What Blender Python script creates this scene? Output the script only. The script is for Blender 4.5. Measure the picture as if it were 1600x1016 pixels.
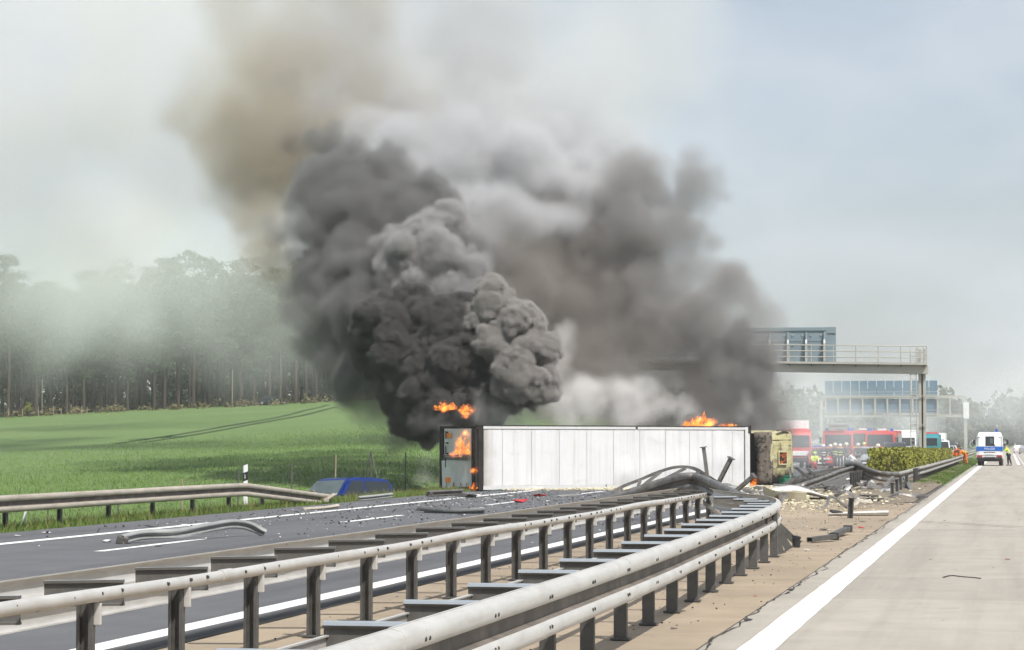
import bpy, bmesh, math, random
import numpy as np
from mathutils import Vector, Matrix, Euler

R = math.radians
scene = bpy.context.scene
for o in list(bpy.data.objects):
    bpy.data.objects.remove(o)

# ------------------------------------------------------------------ camera
cam_data = bpy.data.cameras.new('camera')
cam = bpy.data.objects.new('camera', cam_data)
scene.collection.objects.link(cam)
cam_data.sensor_width = 36.0
cam_data.lens = 85.5
cam_data.clip_start = 0.5
cam_data.clip_end = 6000.0
cam.location = (0.0, 0.0, 1.9)
YAW = math.atan2(775.0, 3800.0)
cam.rotation_euler = (R(90) + math.atan2(184.0, 3800.0), 0.0, YAW)
scene.camera = cam

# ------------------------------------------------------------------ sun and sky
SUN_EL = R(53.0)
SUN_AZ = R(138.0)          # clockwise from the road direction (+Y)
sx, sy, sz = math.sin(SUN_AZ) * math.cos(SUN_EL), math.cos(SUN_AZ) * math.cos(SUN_EL), math.sin(SUN_EL)
sun_data = bpy.data.lights.new('sun', 'SUN')
sun_data.energy = 5.0
sun_data.angle = R(0.53)
sun_data.color = (1.0, 0.955, 0.89)
sun = bpy.data.objects.new('sun', sun_data)
sun.rotation_euler = Vector((sx, sy, sz)).to_track_quat('Z', 'Y').to_euler()
sun.location = (30, -20, 60)
scene.collection.objects.link(sun)

world = bpy.data.worlds.new('World')
scene.world = world
world.use_nodes = True
wn, wl = world.node_tree.nodes, world.node_tree.links
wn.clear()
w_out = wn.new('ShaderNodeOutputWorld')
w_bg = wn.new('ShaderNodeBackground')
w_sky = wn.new('ShaderNodeTexSky')
w_sky.sky_type = 'NISHITA'
w_sky.sun_disc = False
w_sky.sun_elevation = SUN_EL
w_sky.sun_rotation = SUN_AZ
w_sky.air_density = 1.0
w_sky.dust_density = 2.5
w_sky.ozone_density = 1.0
w_bg.inputs['Strength'].default_value = 0.12
# soft broken cloud cover over the whole dome
w_tc = wn.new('ShaderNodeTexCoord')
w_map = wn.new('ShaderNodeMapping')
w_map.inputs['Scale'].default_value = (1.0, 1.0, 2.2)
w_map.inputs['Location'].default_value = (0.35, 0.1, 0.2)
w_noise = wn.new('ShaderNodeTexNoise')
w_noise.inputs['Scale'].default_value = 3.2
w_noise.inputs['Detail'].default_value = 6.0
w_noise.inputs['Roughness'].default_value = 0.5
w_ramp = wn.new('ShaderNodeValToRGB')
w_ramp.color_ramp.elements[0].position = 0.33
w_ramp.color_ramp.elements[0].color = (0.12, 0.12, 0.12, 1)
w_ramp.color_ramp.elements[1].position = 0.60
w_ramp.color_ramp.elements[1].color = (0.80, 0.80, 0.80, 1)
w_mix = wn.new('ShaderNodeMix')
w_mix.data_type = 'RGBA'
w_mix.inputs[7].default_value = (6.5, 6.9, 7.4, 1)
wl.new(w_tc.outputs['Generated'], w_map.inputs['Vector'])
wl.new(w_map.outputs['Vector'], w_noise.inputs['Vector'])
wl.new(w_noise.outputs['Fac'], w_ramp.inputs['Fac'])
wl.new(w_ramp.outputs['Color'], w_mix.inputs[0])
wl.new(w_sky.outputs['Color'], w_mix.inputs[6])
wl.new(w_mix.outputs[2], w_bg.inputs['Color'])
wl.new(w_bg.outputs['Background'], w_out.inputs['Surface'])

scene.view_settings.view_transform = 'Standard'
scene.view_settings.look = 'None'
scene.view_settings.exposure = 0.0
scene.view_settings.gamma = 1.0
scene.view_settings.use_curve_mapping = False

cy = scene.cycles
cy.use_denoising = True
try:
    cy.denoiser = 'OPENIMAGEDENOISE'
    cy.denoising_input_passes = 'RGB_ALBEDO_NORMAL'
except Exception:
    pass
cy.use_adaptive_sampling = True
cy.adaptive_threshold = 0.04
cy.max_bounces = 6
cy.diffuse_bounces = 2
cy.glossy_bounces = 3
cy.transmission_bounces = 4
cy.transparent_max_bounces = 8
cy.volume_bounces = 1
cy.volume_step_rate = 2.2
cy.volume_max_steps = 256
cy.sample_clamp_indirect = 8.0
cy.caustics_reflective = False
cy.caustics_refractive = False

# ------------------------------------------------------------------ helpers
COL = scene.collection
rnd = random.Random(7)

def obj(name, data, mat=None, parent=None, loc=(0, 0, 0), rot=(0, 0, 0), smooth=None):
    """link a mesh (or bmesh) as ONE object"""
    if isinstance(data, bmesh.types.BMesh):
        bmesh.ops.recalc_face_normals(data, faces=data.faces)
        me = bpy.data.meshes.new(name)
        data.to_mesh(me)
        data.free()
    else:
        me = data
    if mat is not None and not me.materials:
        me.materials.append(mat)
    if smooth is not None:
        me.polygons.foreach_set('use_smooth', [True] * len(me.polygons))
        me.set_sharp_from_angle(angle=R(smooth))
    o = bpy.data.objects.new(name, me)
    COL.objects.link(o)
    o.location = loc
    o.rotation_euler = rot
    if parent is not None:
        o.parent = parent
    return o

def tag(o, label=None, cat=None, group=None, kind=None):
    if label: o['label'] = label
    if cat: o['category'] = cat
    if group: o['group'] = group
    if kind: o['kind'] = kind
    return o

def thing(name, label, cat, loc=(0, 0, 0), rot=(0, 0, 0), group=None):
    o = bpy.data.objects.new(name, None)
    o.empty_display_size = 0.2
    COL.objects.link(o)
    o.location = loc
    o.rotation_euler = rot if not isinstance(rot, (int, float)) else (0, 0, rot)
    return tag(o, label, cat, group)

def dup(o, parent=None, loc=None, rot=None):
    c = o.copy()
    COL.objects.link(c)
    if parent is not None:
        c.parent = parent
    if loc is not None: c.location = loc
    if rot is not None: c.rotation_euler = rot
    return c

def copy_tree(o, parent=None):
    c = o.copy()
    COL.objects.link(c)
    c.parent = parent
    for ch in [x for x in list(bpy.data.objects) if x.parent == o]:
        copy_tree(ch, c)
    return c

def box(bm, c, s, rot=None, bevel=0.0):
    m = Matrix.Translation(c) @ (rot.to_matrix().to_4x4() if rot is not None else Matrix()) @ Matrix.Diagonal((s[0], s[1], s[2], 1))
    r = bmesh.ops.create_cube(bm, size=1.0, matrix=m)
    if bevel:
        es = list({e for v in r['verts'] for e in v.link_edges})
        bmesh.ops.bevel(bm, geom=es, offset=bevel, segments=2, affect='EDGES', profile=0.5)
    return bm

def boxm(c, s, rot=None, bevel=0.0):
    return box(bmesh.new(), c, s, rot, bevel)

def tube(bm, p0, p1, r0, r1=None, seg=8, caps=True):
    p0, p1 = Vector(p0), Vector(p1)
    d = p1 - p0
    q = d.to_track_quat('Z', 'Y').to_matrix().to_4x4()
    bmesh.ops.create_cone(bm, cap_ends=caps, segments=seg, radius1=r0, radius2=r0 if r1 is None else r1, depth=d.length,
                          matrix=Matrix.Translation((p0 + p1) / 2) @ q)
    return bm

def tubem(p0, p1, r0, r1=None, seg=8):
    return tube(bmesh.new(), p0, p1, r0, r1, seg)

def prism(bm, poly, x0, x1, taper=None):
    """extrude a (y, z) outline along x; taper(z) gives the x scale at a height"""
    t = taper or (lambda z: 1.0)
    a = [bm.verts.new((x0 * t(z), y, z)) for y, z in poly]
    b = [bm.verts.new((x1 * t(z), y, z)) for y, z in poly]
    n = len(poly)
    bm.faces.new(a)
    bm.faces.new(b[::-1])
    for i in range(n):
        bm.faces.new((a[i], b[i], b[(i + 1) % n], a[(i + 1) % n]))
    return bm

def sweep(bm, prof, pts, ups=None, close=True):
    """prof: (side, up) outline carried along pts; side is to the right of travel"""
    rings = []
    n = len(pts)
    pts = [Vector(p) for p in pts]
    for i, p in enumerate(pts):
        t = (pts[min(i + 1, n - 1)] - pts[max(i - 1, 0)]).normalized()
        up = Vector(ups[i]) if ups else Vector((0, 0, 1))
        side = t.cross(up).normalized()
        up2 = side.cross(t).normalized()
        rings.append([bm.verts.new(p + side * a + up2 * b) for a, b in prof])
    k = len(prof)
    for i in range(n - 1):
        for j in range(k if close else k - 1):
            bm.faces.new((rings[i][j], rings[i][(j + 1) % k], rings[i + 1][(j + 1) % k], rings[i + 1][j]))
    if close:
        bm.faces.new(rings[0][::-1])
        bm.faces.new(rings[-1])
    return bm

def catmull(P, per=8):
    P = [Vector(p) for p in P]
    out = []
    n = len(P)
    for i in range(n - 1):
        a, b, c, d = P[max(i - 1, 0)], P[i], P[i + 1], P[min(i + 2, n - 1)]
        for k in range(per):
            t = k / per
            out.append(0.5 * ((2 * b) + (c - a) * t + (2 * a - 5 * b + 4 * c - d) * t * t + (3 * b - a - 3 * c + d) * t ** 3))
    out.append(P[-1])
    return out

def quads_mesh(name, V, quad=True):
    """V: (n, 4 or 3, 3) array of separate faces"""
    n, k = V.shape[0], V.shape[1]
    me = bpy.data.meshes.new(name)
    me.vertices.add(n * k)
    me.vertices.foreach_set('co', np.ascontiguousarray(V, np.float32).ravel())
    me.loops.add(n * k)
    me.loops.foreach_set('vertex_index', np.arange(n * k, dtype=np.int32))
    me.polygons.add(n)
    me.polygons.foreach_set('loop_start', np.arange(0, n * k, k, dtype=np.int32))
    me.update(calc_edges=True)
    me.validate()
    return me

# ------------------------------------------------------------------ materials
MAT = {}
def mat(name, color, rough=0.7, metal=0.0, var=0.12, scale=6.0, bump=0.0, bscale=40.0, c2=None, detail=4.0, emit=None, alpha=None, spec=None, obj_var=0.0, stretch=None, lo=0.35, hi=0.68, world=False):
    m = bpy.data.materials.new(name)
    m.use_nodes = True
    nt = m.node_tree
    b = nt.nodes['Principled BSDF']
    b.inputs['Roughness'].default_value = rough
    b.inputs['Metallic'].default_value = metal
    if spec is not None:
        b.inputs['Specular IOR Level'].default_value = spec
    tc = nt.nodes.new('ShaderNodeTexCoord')
    vec = tc.outputs['Object']
    if world:                # one pattern running over all pieces of a surface
        vec = nt.nodes.new('ShaderNodeNewGeometry').outputs['Position']
    if stretch:
        mp = nt.nodes.new('ShaderNodeMapping')
        mp.inputs['Scale'].default_value = stretch
        nt.links.new(vec, mp.inputs['Vector'])
        vec = mp.outputs['Vector']
    if var or c2:
        n = nt.nodes.new('ShaderNodeTexNoise')
        n.inputs['Scale'].default_value = scale
        n.inputs['Detail'].default_value = detail
        n.inputs['Roughness'].default_value = 0.6
        nt.links.new(vec, n.inputs['Vector'])
        rp = nt.nodes.new('ShaderNodeValToRGB')
        e = rp.color_ramp.elements
        e[0].position, e[1].position = lo, hi
        ca = c2 if c2 else tuple(max(0, v * (1 - var)) for v in color)
        cb = color if c2 else tuple(min(1, v * (1 + var)) for v in color)
        e[0].color = (*ca, 1)
        e[1].color = (*cb, 1)
        nt.links.new(n.outputs['Fac'], rp.inputs['Fac'])
        out = rp.outputs['Color']
        if obj_var:
            oi = nt.nodes.new('ShaderNodeObjectInfo')
            hs = nt.nodes.new('ShaderNodeHueSaturation')
            mr = nt.nodes.new('ShaderNodeMapRange')
            mr.inputs['To Min'].default_value = 1 - obj_var
            mr.inputs['To Max'].default_value = 1 + obj_var
            nt.links.new(oi.outputs['Random'], mr.inputs['Value'])
            nt.links.new(mr.outputs['Result'], hs.inputs['Value'])
            nt.links.new(out, hs.inputs['Color'])
            out = hs.outputs['Color']
        nt.links.new(out, b.inputs['Base Color'])
    else:
        b.inputs['Base Color'].default_value = (*color, 1)
    if bump:
        n2 = nt.nodes.new('ShaderNodeTexNoise')
        n2.inputs['Scale'].default_value = bscale
        n2.inputs['Detail'].default_value = 5.0
        nt.links.new(vec, n2.inputs['Vector'])
        bp = nt.nodes.new('ShaderNodeBump')
        bp.inputs['Strength'].default_value = bump
        bp.inputs['Distance'].default_value = 0.02
        nt.links.new(n2.outputs['Fac'], bp.inputs['Height'])
        nt.links.new(bp.outputs['Normal'], b.inputs['Normal'])
    if emit:
        b.inputs['Emission Color'].default_value = (*emit[0], 1)
        b.inputs['Emission Strength'].default_value = emit[1]
    MAT[name] = m
    return m

def layer_noise(m, color, scale, lo, hi, amount=1.0, stretch=None, detail=5.0, coord='Object'):
    """stains: mix a second colour into a material's base colour through thresholded noise"""
    nt = m.node_tree
    b = nt.nodes['Principled BSDF']
    src = b.inputs['Base Color'].links[0].from_socket
    tc = nt.nodes.new('ShaderNodeTexCoord')
    vec = nt.nodes.new('ShaderNodeNewGeometry').outputs['Position'] if m.name in ('concrete', 'median_concrete') else tc.outputs[coord]
    if stretch:
        mp = nt.nodes.new('ShaderNodeMapping')
        mp.inputs['Scale'].default_value = stretch
        nt.links.new(vec, mp.inputs['Vector'])
        vec = mp.outputs['Vector']
    n = nt.nodes.new('ShaderNodeTexNoise')
    n.inputs['Scale'].default_value = scale
    n.inputs['Detail'].default_value = detail
    n.inputs['Roughness'].default_value = 0.65
    nt.links.new(vec, n.inputs['Vector'])
    mr = nt.nodes.new('ShaderNodeMapRange')
    mr.inputs['From Min'].default_value = lo
    mr.inputs['From Max'].default_value = hi
    mr.inputs['To Max'].default_value = amount
    nt.links.new(n.outputs['Fac'], mr.inputs['Value'])
    mx = nt.nodes.new('ShaderNodeMix')
    mx.data_type = 'RGBA'
    mx.inputs[7].default_value = (*color, 1)
    nt.links.new(mr.outputs['Result'], mx.inputs[0])
    nt.links.new(src, mx.inputs[6])
    nt.links.new(mx.outputs[2], b.inputs['Base Color'])
    return m

mat('asphalt', (0.115, 0.118, 0.126), 0.85, var=0.10, scale=0.9, bump=0.5, bscale=90)
layer_noise(MAT['asphalt'], (0.05, 0.05, 0.054), 0.25, 0.48, 0.72, 0.6, stretch=(3.0, 0.15, 1))
layer_noise(MAT['asphalt'], (0.30, 0.30, 0.31), 30.0, 0.70, 0.76, 0.6, detail=1.0)
mat('tar', (0.022, 0.022, 0.023), 0.7, var=0.2)
mat('shadow_dark', (0.045, 0.044, 0.042), 0.8, var=0.2)  # flat dark tone for the barrier's shadow at the road edge
mat('concrete', (0.37, 0.34, 0.295), 0.9, var=0.07, scale=1.2, bump=0.5, bscale=70, obj_var=0.06, world=True)
layer_noise(MAT['concrete'], (0.50, 0.47, 0.42), 60.0, 0.55, 0.75, 0.35, detail=2.0)
layer_noise(MAT['concrete'], (0.20, 0.18, 0.155), 45.0, 0.58, 0.75, 0.45, detail=2.0)
layer_noise(MAT['concrete'], (0.22, 0.20, 0.17), 0.7, 0.46, 0.72, 0.55, stretch=(2.2, 0.06, 1))
layer_noise(MAT['concrete'], (0.15, 0.135, 0.115), 1.1, 0.64, 0.76, 0.4)
layer_noise(MAT['concrete'], (0.27, 0.245, 0.21), 0.35, 0.50, 0.80, 0.45, stretch=(1.6, 0.35, 1))
layer_noise(MAT['concrete'], (0.18, 0.16, 0.14), 9.0, 0.66, 0.74, 0.30)
mat('median_concrete', (0.33, 0.265, 0.19), 0.9, var=0.10, scale=1.0, bump=0.6, bscale=55, obj_var=0.08, world=True)
layer_noise(MAT['median_concrete'], (0.15, 0.12, 0.09), 40.0, 0.56, 0.74, 0.5, detail=3.0)
layer_noise(MAT['median_concrete'], (0.44, 0.37, 0.28), 25.0, 0.56, 0.74, 0.35, detail=3.0)
layer_noise(MAT['median_concrete'], (0.18, 0.15, 0.115), 0.5, 0.48, 0.78, 0.6, stretch=(0.7, 1.2, 1))
layer_noise(MAT['median_concrete'], (0.12, 0.10, 0.08), 8.0, 0.64, 0.74, 0.45)
mat('joint', (0.09, 0.08, 0.068), 0.9, var=0.2)
mat('dirt', (0.25, 0.205, 0.15), 0.95, var=0.3, scale=2.0, bump=0.6, bscale=25, c2=(0.13, 0.108, 0.08))
mat('paint_white', (0.80, 0.80, 0.79), 0.6, var=0.04, scale=3.0)
layer_noise(MAT['paint_white'], (0.45, 0.43, 0.40), 5.0, 0.56, 0.78, 0.7)
layer_noise(MAT['paint_white'], (0.40, 0.38, 0.35), 28.0, 0.62, 0.72, 0.6)
mat('rail', (0.56, 0.55, 0.525), 0.45, 0.25, var=0.07, scale=2.2, bump=0.05, bscale=15)
layer_noise(MAT['rail'], (0.40, 0.37, 0.33), 2.6, 0.47, 0.72, 0.55, stretch=(1, 0.6, 6))
layer_noise(MAT['rail'], (0.30, 0.20, 0.12), 14.0, 0.69, 0.76, 0.5)
mat('rail_dark', (0.215, 0.208, 0.198), 0.45, 0.35, var=0.22, scale=3.0, bump=0.08, bscale=14)
layer_noise(MAT['rail_dark'], (0.085, 0.075, 0.065), 2.6, 0.44, 0.66, 0.85)
mat('post_steel', (0.105, 0.102, 0.096), 0.55, 0.2, var=0.2, scale=5.0, bump=0.05)
layer_noise(MAT['post_steel'], (0.035, 0.032, 0.03), 3.0, 0.45, 0.70, 0.8)
mat('post_edge', (0.34, 0.32, 0.28), 0.5, 0.2, var=0.15, scale=5.0)
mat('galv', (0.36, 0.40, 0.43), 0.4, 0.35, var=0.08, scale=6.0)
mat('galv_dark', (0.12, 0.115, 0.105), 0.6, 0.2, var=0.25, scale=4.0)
mat('bolt', (0.05, 0.047, 0.043), 0.6, 0.3, var=0)
mat('field', (0.135, 0.205, 0.062), 0.9, var=0.14, scale=0.05, bump=0.9, bscale=3.0, c2=(0.105, 0.170, 0.042))
layer_noise(MAT['field'], (0.055, 0.118, 0.018), 2.6, 0.42, 0.70, 0.75)
layer_noise(MAT['field'], (0.17, 0.20, 0.075), 0.02, 0.52, 0.75, 0.4, stretch=(1, 0.4, 1))
mat('grass', (0.135, 0.205, 0.03), 0.8, var=0.3, scale=1.3, c2=(0.062, 0.12, 0.015))
mat('grass_dry', (0.24, 0.21, 0.09), 0.9, var=0.3, scale=1.0, c2=(0.11, 0.13, 0.03))
mat('pine', (0.062, 0.088, 0.038), 0.8, var=0.3, scale=0.7, c2=(0.028, 0.045, 0.020), obj_var=0.25)
mat('bark', (0.075, 0.056, 0.042), 0.9, var=0.3, scale=2.0, c2=(0.045, 0.036, 0.028), obj_var=0.2)
mat('scrub', (0.19, 0.155, 0.075), 0.95, var=0.3, scale=0.8, c2=(0.085, 0.08, 0.035))
mat('hedge', (0.31, 0.31, 0.035), 0.7, var=0.3, scale=2.5, c2=(0.11, 0.125, 0.014))
mat('white_panel', (0.66, 0.665, 0.68), 0.45, var=0.02, scale=2.0)
layer_noise(MAT['white_panel'], (0.50, 0.49, 0.47), 1.6, 0.46, 0.78, 0.75, stretch=(3, 1, 0.15))
layer_noise(MAT['white_panel'], (0.40, 0.38, 0.35), 1.3, 0.58, 0.80, 0.5, stretch=(0.5, 1, 1.4))
mat('white_frame', (0.60, 0.60, 0.60), 0.5, var=0.05)
mat('door_grey', (0.46, 0.49, 0.50), 0.5, var=0.08, scale=1.5)
mat('soot', (0.018, 0.016, 0.015), 0.9, var=0.4, scale=4.0, bump=0.4, bscale=15)
layer_noise(MAT['soot'], (0.10, 0.065, 0.04), 3.0, 0.56, 0.72, 0.7)
mat('charred', (0.16, 0.135, 0.11), 0.9, var=0.3, scale=3.0, bump=0.6, bscale=14)
layer_noise(MAT['charred'], (0.02, 0.018, 0.016), 7.0, 0.50, 0.62, 1.0)
mat('cab_paint', (0.40, 0.37, 0.20), 0.7, var=0.14, scale=2.0, bump=0.15, bscale=12)
layer_noise(MAT['cab_paint'], (0.56, 0.52, 0.40), 2.2, 0.52, 0.70, 0.7)
layer_noise(MAT['cab_paint'], (0.10, 0.075, 0.05), 3.4, 0.52, 0.66, 0.9)
mat('rubber', (0.02, 0.02, 0.02), 0.85, var=0.2)
mat('orange_marker', (0.72, 0.22, 0.03), 0.5, var=0.08)
mat('green_plastic', (0.02, 0.16, 0.09), 0.5, var=0.1)
mat('car_blue', (0.010, 0.036, 0.19), 0.22, 0.3, var=0.05)
mat('car_dark', (0.03, 0.038, 0.045), 0.25, 0.3, var=0.05)
mat('car_silver', (0.40, 0.42, 0.44), 0.3, 0.4, var=0.05)
mat('car_white', (0.78, 0.79, 0.80), 0.3, var=0.03)
layer_noise(MAT['car_white'], (0.55, 0.53, 0.50), 2.5, 0.55, 0.85, 0.45)
mat('car_red', (0.52, 0.022, 0.022), 0.3, var=0.06)
mat('teal', (0.02, 0.22, 0.26), 0.5, var=0.06)
mat('glass', (0.02, 0.026, 0.03), 0.08, var=0)
mat('glass_pale', (0.09, 0.115, 0.115), 0.12, var=0.15, scale=2.0)
mat('plastic_black', (0.018, 0.018, 0.02), 0.55, var=0.1)
mat('chrome', (0.6, 0.6, 0.62), 0.2, 0.9, var=0)
mat('blue_light', (0.015, 0.09, 0.55), 0.2, var=0)
mat('blue_stripe', (0.012, 0.12, 0.47), 0.35, var=0.04)
mat('red_lamp', (0.35, 0.03, 0.02), 0.3, var=0)
mat('yellow', (0.72, 0.55, 0.05), 0.5, var=0.05)
mat('hivis', (0.62, 0.78, 0.06), 0.6, var=0.08)
mat('hivis_orange', (0.86, 0.19, 0.02), 0.7, var=0.1)
mat('navy', (0.014, 0.017, 0.026), 0.85, var=0.2)
mat('skin', (0.55, 0.34, 0.25), 0.6, var=0.05)
mat('hair', (0.05, 0.035, 0.025), 0.8, var=0.1)
mat('boot', (0.015, 0.014, 0.013), 0.6, var=0.1)
mat('helmet', (0.74, 0.72, 0.60), 0.35, var=0.04)
mat('reflect', (0.70, 0.74, 0.66), 0.4, var=0.05)
mat('sign_back', (0.25, 0.32, 0.36), 0.45, 0.3, var=0.06, scale=1.0)
mat('sign_far', (0.10, 0.19, 0.27), 0.5, 0.2, var=0.06)
mat('gantry', (0.44, 0.43, 0.39), 0.5, 0.2, var=0.06, scale=1.5)
mat('foam', (0.70, 0.65, 0.48), 0.95, var=0.15, scale=1.0, c2=(0.46, 0.41, 0.28))
mat('debris_dark', (0.035, 0.033, 0.03), 0.8, var=0.3)
mat('debris_white', (0.62, 0.61, 0.58), 0.7, var=0.15)
mat('debris_red', (0.50, 0.02, 0.03), 0.5, var=0.15)
mat('wood', (0.30, 0.25, 0.18), 0.9, var=0.2)

def soot_stain(m, axis, centre, width, noise_amp, color=(0.014, 0.012, 0.011), scale=2.2, amount=1.0):
    """soot deposit with a ragged edge along one object axis: full below centre - width, gone above centre + width"""
    nt = m.node_tree
    b = nt.nodes['Principled BSDF']
    src = b.inputs['Base Color'].links[0].from_socket
    tc = nt.nodes.new('ShaderNodeTexCoord')
    sp = nt.nodes.new('ShaderNodeSeparateXYZ')
    nt.links.new(tc.outputs['Object'], sp.inputs[0])
    n = nt.nodes.new('ShaderNodeTexNoise'); n.inputs['Scale'].default_value = scale; n.inputs['Detail'].default_value = 7.0; n.inputs['Roughness'].default_value = 0.65
    nt.links.new(tc.outputs['Object'], n.inputs['Vector'])
    ma = nt.nodes.new('ShaderNodeMath'); ma.operation = 'MULTIPLY_ADD'
    ma.inputs[1].default_value = noise_amp
    nt.links.new(n.outputs['Fac'], ma.inputs[0]); nt.links.new(sp.outputs[axis], ma.inputs[2])
    mr = nt.nodes.new('ShaderNodeMapRange')
    mr.inputs['From Min'].default_value = centre - width; mr.inputs['From Max'].default_value = centre + width
    mr.inputs['To Min'].default_value = amount; mr.inputs['To Max'].default_value = 0.0
    nt.links.new(ma.outputs[0], mr.inputs['Value'])
    mx = nt.nodes.new('ShaderNodeMix'); mx.data_type = 'RGBA'
    mx.inputs[7].default_value = (*color, 1)
    nt.links.new(mr.outputs['Result'], mx.inputs[0]); nt.links.new(src, mx.inputs[6]); nt.links.new(mx.outputs[2], b.inputs['Base Color'])
soot_stain(MAT['cab_paint'], 'Z', 1.32, 0.14, 1.45, scale=2.6)
soot_stain(MAT['white_panel'], 'X', 1.0, 0.42, 1.1, (0.22, 0.17, 0.10), 1.1, 0.75)

# ------------------------------------------------------------------ ground
def sstep(a, b, x):
    t = np.clip((x - a) / (b - a), 0, 1)
    return t * t * (3 - 2 * t)

def tz(x, y):
    """height of the open ground: level beside the road, a field rising to the wood on the left"""
    x = np.asarray(x, float); y = np.asarray(y, float)
    plane = -0.75 + 0.0434 * (np.minimum(y, 400) - 85) + 0.0418 * (np.maximum(x, -220) + 26)
    plane = np.maximum(plane, -2.6)
    d = -21.9 - x
    w = 5.0 + np.maximum(0, y - 85) * 0.25
    t = sstep(0, 1, d / w)
    ditch = -0.95 * np.exp(-((d - 2.6) / 1.3) ** 2) * np.clip((130 - y) / 25, 0, 1) * (d > 0)
    und = ditch + 0.10 * np.sin(x * 0.13 + 1) * np.sin(y * 0.07) * t
    return -0.07 * (1 - t) + plane * t + und

xs = np.concatenate([np.linspace(-1500, -260, 12), np.linspace(-240, -60, 46), np.linspace(-58, -20, 60), np.linspace(-18, 14, 6), np.linspace(30, 1500, 12)])
ys = np.concatenate([np.linspace(-300, 20, 8), np.linspace(24, 130, 60), np.linspace(134, 440, 78), np.linspace(470, 2500, 16)])
gx, gy = np.meshgrid(xs, ys, indexing='ij')
gz = tz(gx, gy)
nx_, ny_ = len(xs), len(ys)
V = np.stack([gx, gy, gz], -1).reshape(-1, 3)
F = [(i * ny_ + j, (i + 1) * ny_ + j, (i + 1) * ny_ + j + 1, i * ny_ + j + 1) for i in range(nx_ - 1) for j in range(ny_ - 1)]
me = bpy.data.meshes.new('field')
me.from_pydata(V.tolist(), [], F)
field = obj('field', me, MAT['field'], smooth=60)
tag(field, kind='structure')
# tractor tracks pressed into the crop: two dark lanes
def track(pts, w, name='tractor_track'):
    bm = bmesh.new()
    P = catmull([(x, y, 0) for x, y in pts], 14)
    rows = []
    for i, p in enumerate(P):
        t = (P[min(i + 1, len(P) - 1)] - P[max(i - 1, 0)]).normalized()
        s = Vector((t.y, -t.x, 0)) * w / 2
        r = []
        for q in (p - s, p + s):
            r.append(bm.verts.new((q.x, q.y, float(tz(q.x, q.y)) + 0.05)))
        rows.append(r)
    for i in range(len(rows) - 1):
        bm.faces.new((rows[i][0], rows[i][1], rows[i + 1][1], rows[i + 1][0]))
    o = obj(name, bm, MAT['track'], parent=field)
    return o
mat('track', (0.045, 0.085, 0.022), 0.9, var=0.25, scale=0.8)
track([(-72, 190), (-76, 230), (-84, 280), (-98, 345)], 0.7)
track([(-69.8, 190), (-73.8, 230), (-81.5, 280), (-95, 345)], 0.7)

def sheet(name, x0, x1, y0, y1, z, m, parent=None, ny=1, jag=0.0):
    bm = bmesh.new()
    r = random.Random(hash(name) % 1000)
    rows = []
    for i in range(ny + 1):
        y = y0 + (y1 - y0) * i / ny
        a = r.uniform(-jag, jag); b = r.uniform(-jag, jag)
        rows.append((bm.verts.new((x0 + a, y, z)), bm.verts.new((x1 + b, y, z))))
    for i in range(ny):
        bm.faces.new((rows[i][0], rows[i][1], rows[i + 1][1], rows[i + 1][0]))
    o = obj(name, bm, m, parent)
    if parent is None:
        tag(o, kind='structure')
    return o

road_left = sheet('asphalt_road', -20.8, -7.72, -30, 900, 0.0, MAT['asphalt'])
# barrier's shadow painted as a dark strip, with a ragged tar line
sheet('shadow_strip', -8.06, -7.70, -30, 500, 0.004, MAT['shadow_dark'], road_left, 400, 0.02)
sheet('tar_joint', -7.92, -7.82, -30, 300, 0.008, MAT['tar'], road_left, 700, 0.025)
sheet('edge_line', -8.46, -8.14, -30, 700, 0.004, MAT['paint_white'], road_left, 900, 0.006)
sheet('edge_line', -18.70, -18.40, -30, 700, 0.004, MAT['paint_white'], road_left, 400, 0.006)
y = 8.0
while y < 320:
    sheet('lane_dash', -15.72, -15.52, y, y + 5.6, 0.004, MAT['paint_white'], road_left, 6, 0.006)
    y += 18.0 if y > 400 else 16.2
# the second carriageway: a bed of dark joint sealant and slabs of concrete laid on it
road_right = sheet('concrete_road', -2.84, 12.4, -30, 900, -0.012, MAT['joint'])
def slab_mesh(w, l, name):
    bm = bmesh.new()
    bmesh.ops.create_cube(bm, size=1.0, matrix=Matrix.Diagonal((w, l, 0.05, 1)))
    bmesh.ops.bevel(bm, geom=[e for e in bm.edges if all(v.co.z > 0 for v in e.verts)], offset=0.008, segments=1, affect='EDGES')
    me = bpy.data.meshes.new(name)
    bmesh.ops.recalc_face_normals(bm, faces=bm.faces)
    bm.to_mesh(me); bm.free()
    return me
SL = 5.0
sm = [slab_mesh(3.93, SL - 0.03, 'slab'), slab_mesh(3.73, SL - 0.03, 'slab'), slab_mesh(3.53, SL - 0.03, 'slab')]
cols = [(-0.86, 0), (2.99, 1), (6.64, 2), (10.19, 2)]
for i in range(62):
    for k, (cx, mi) in enumerate(cols):
        if k > 1 and i < 12:
            continue          # out of the picture
        obj('slab', sm[mi], MAT['concrete'], road_right, (cx, 7.5 + SL * i, -0.025 + rnd.uniform(-0.0015, 0.0015)), (0, 0, 0))
sheet('road_surface', -2.83, 12.3, 315, 900, -0.002, MAT['concrete'], road_right)
sheet('edge_line', -2.46, -2.12, -30, 700, 0.0045, MAT['paint_white'], road_right, 900, 0.006)
sheet('edge_line', 5.30, 5.5, -30, 700, 0.0045, MAT['paint_white'], road_right, 60, 0.004)
y = 96.0
while y < 420:
    sheet('lane_dash', 1.20, 1.38, y, y + 6.0, 0.0045, MAT['paint_white'], road_right, 3, 0.003)
    y += 18
sheet('lane_line', 0.72, 0.98, 215, 420, 0.0045, MAT['paint_white'], road_right, 3, 0.003)
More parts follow.
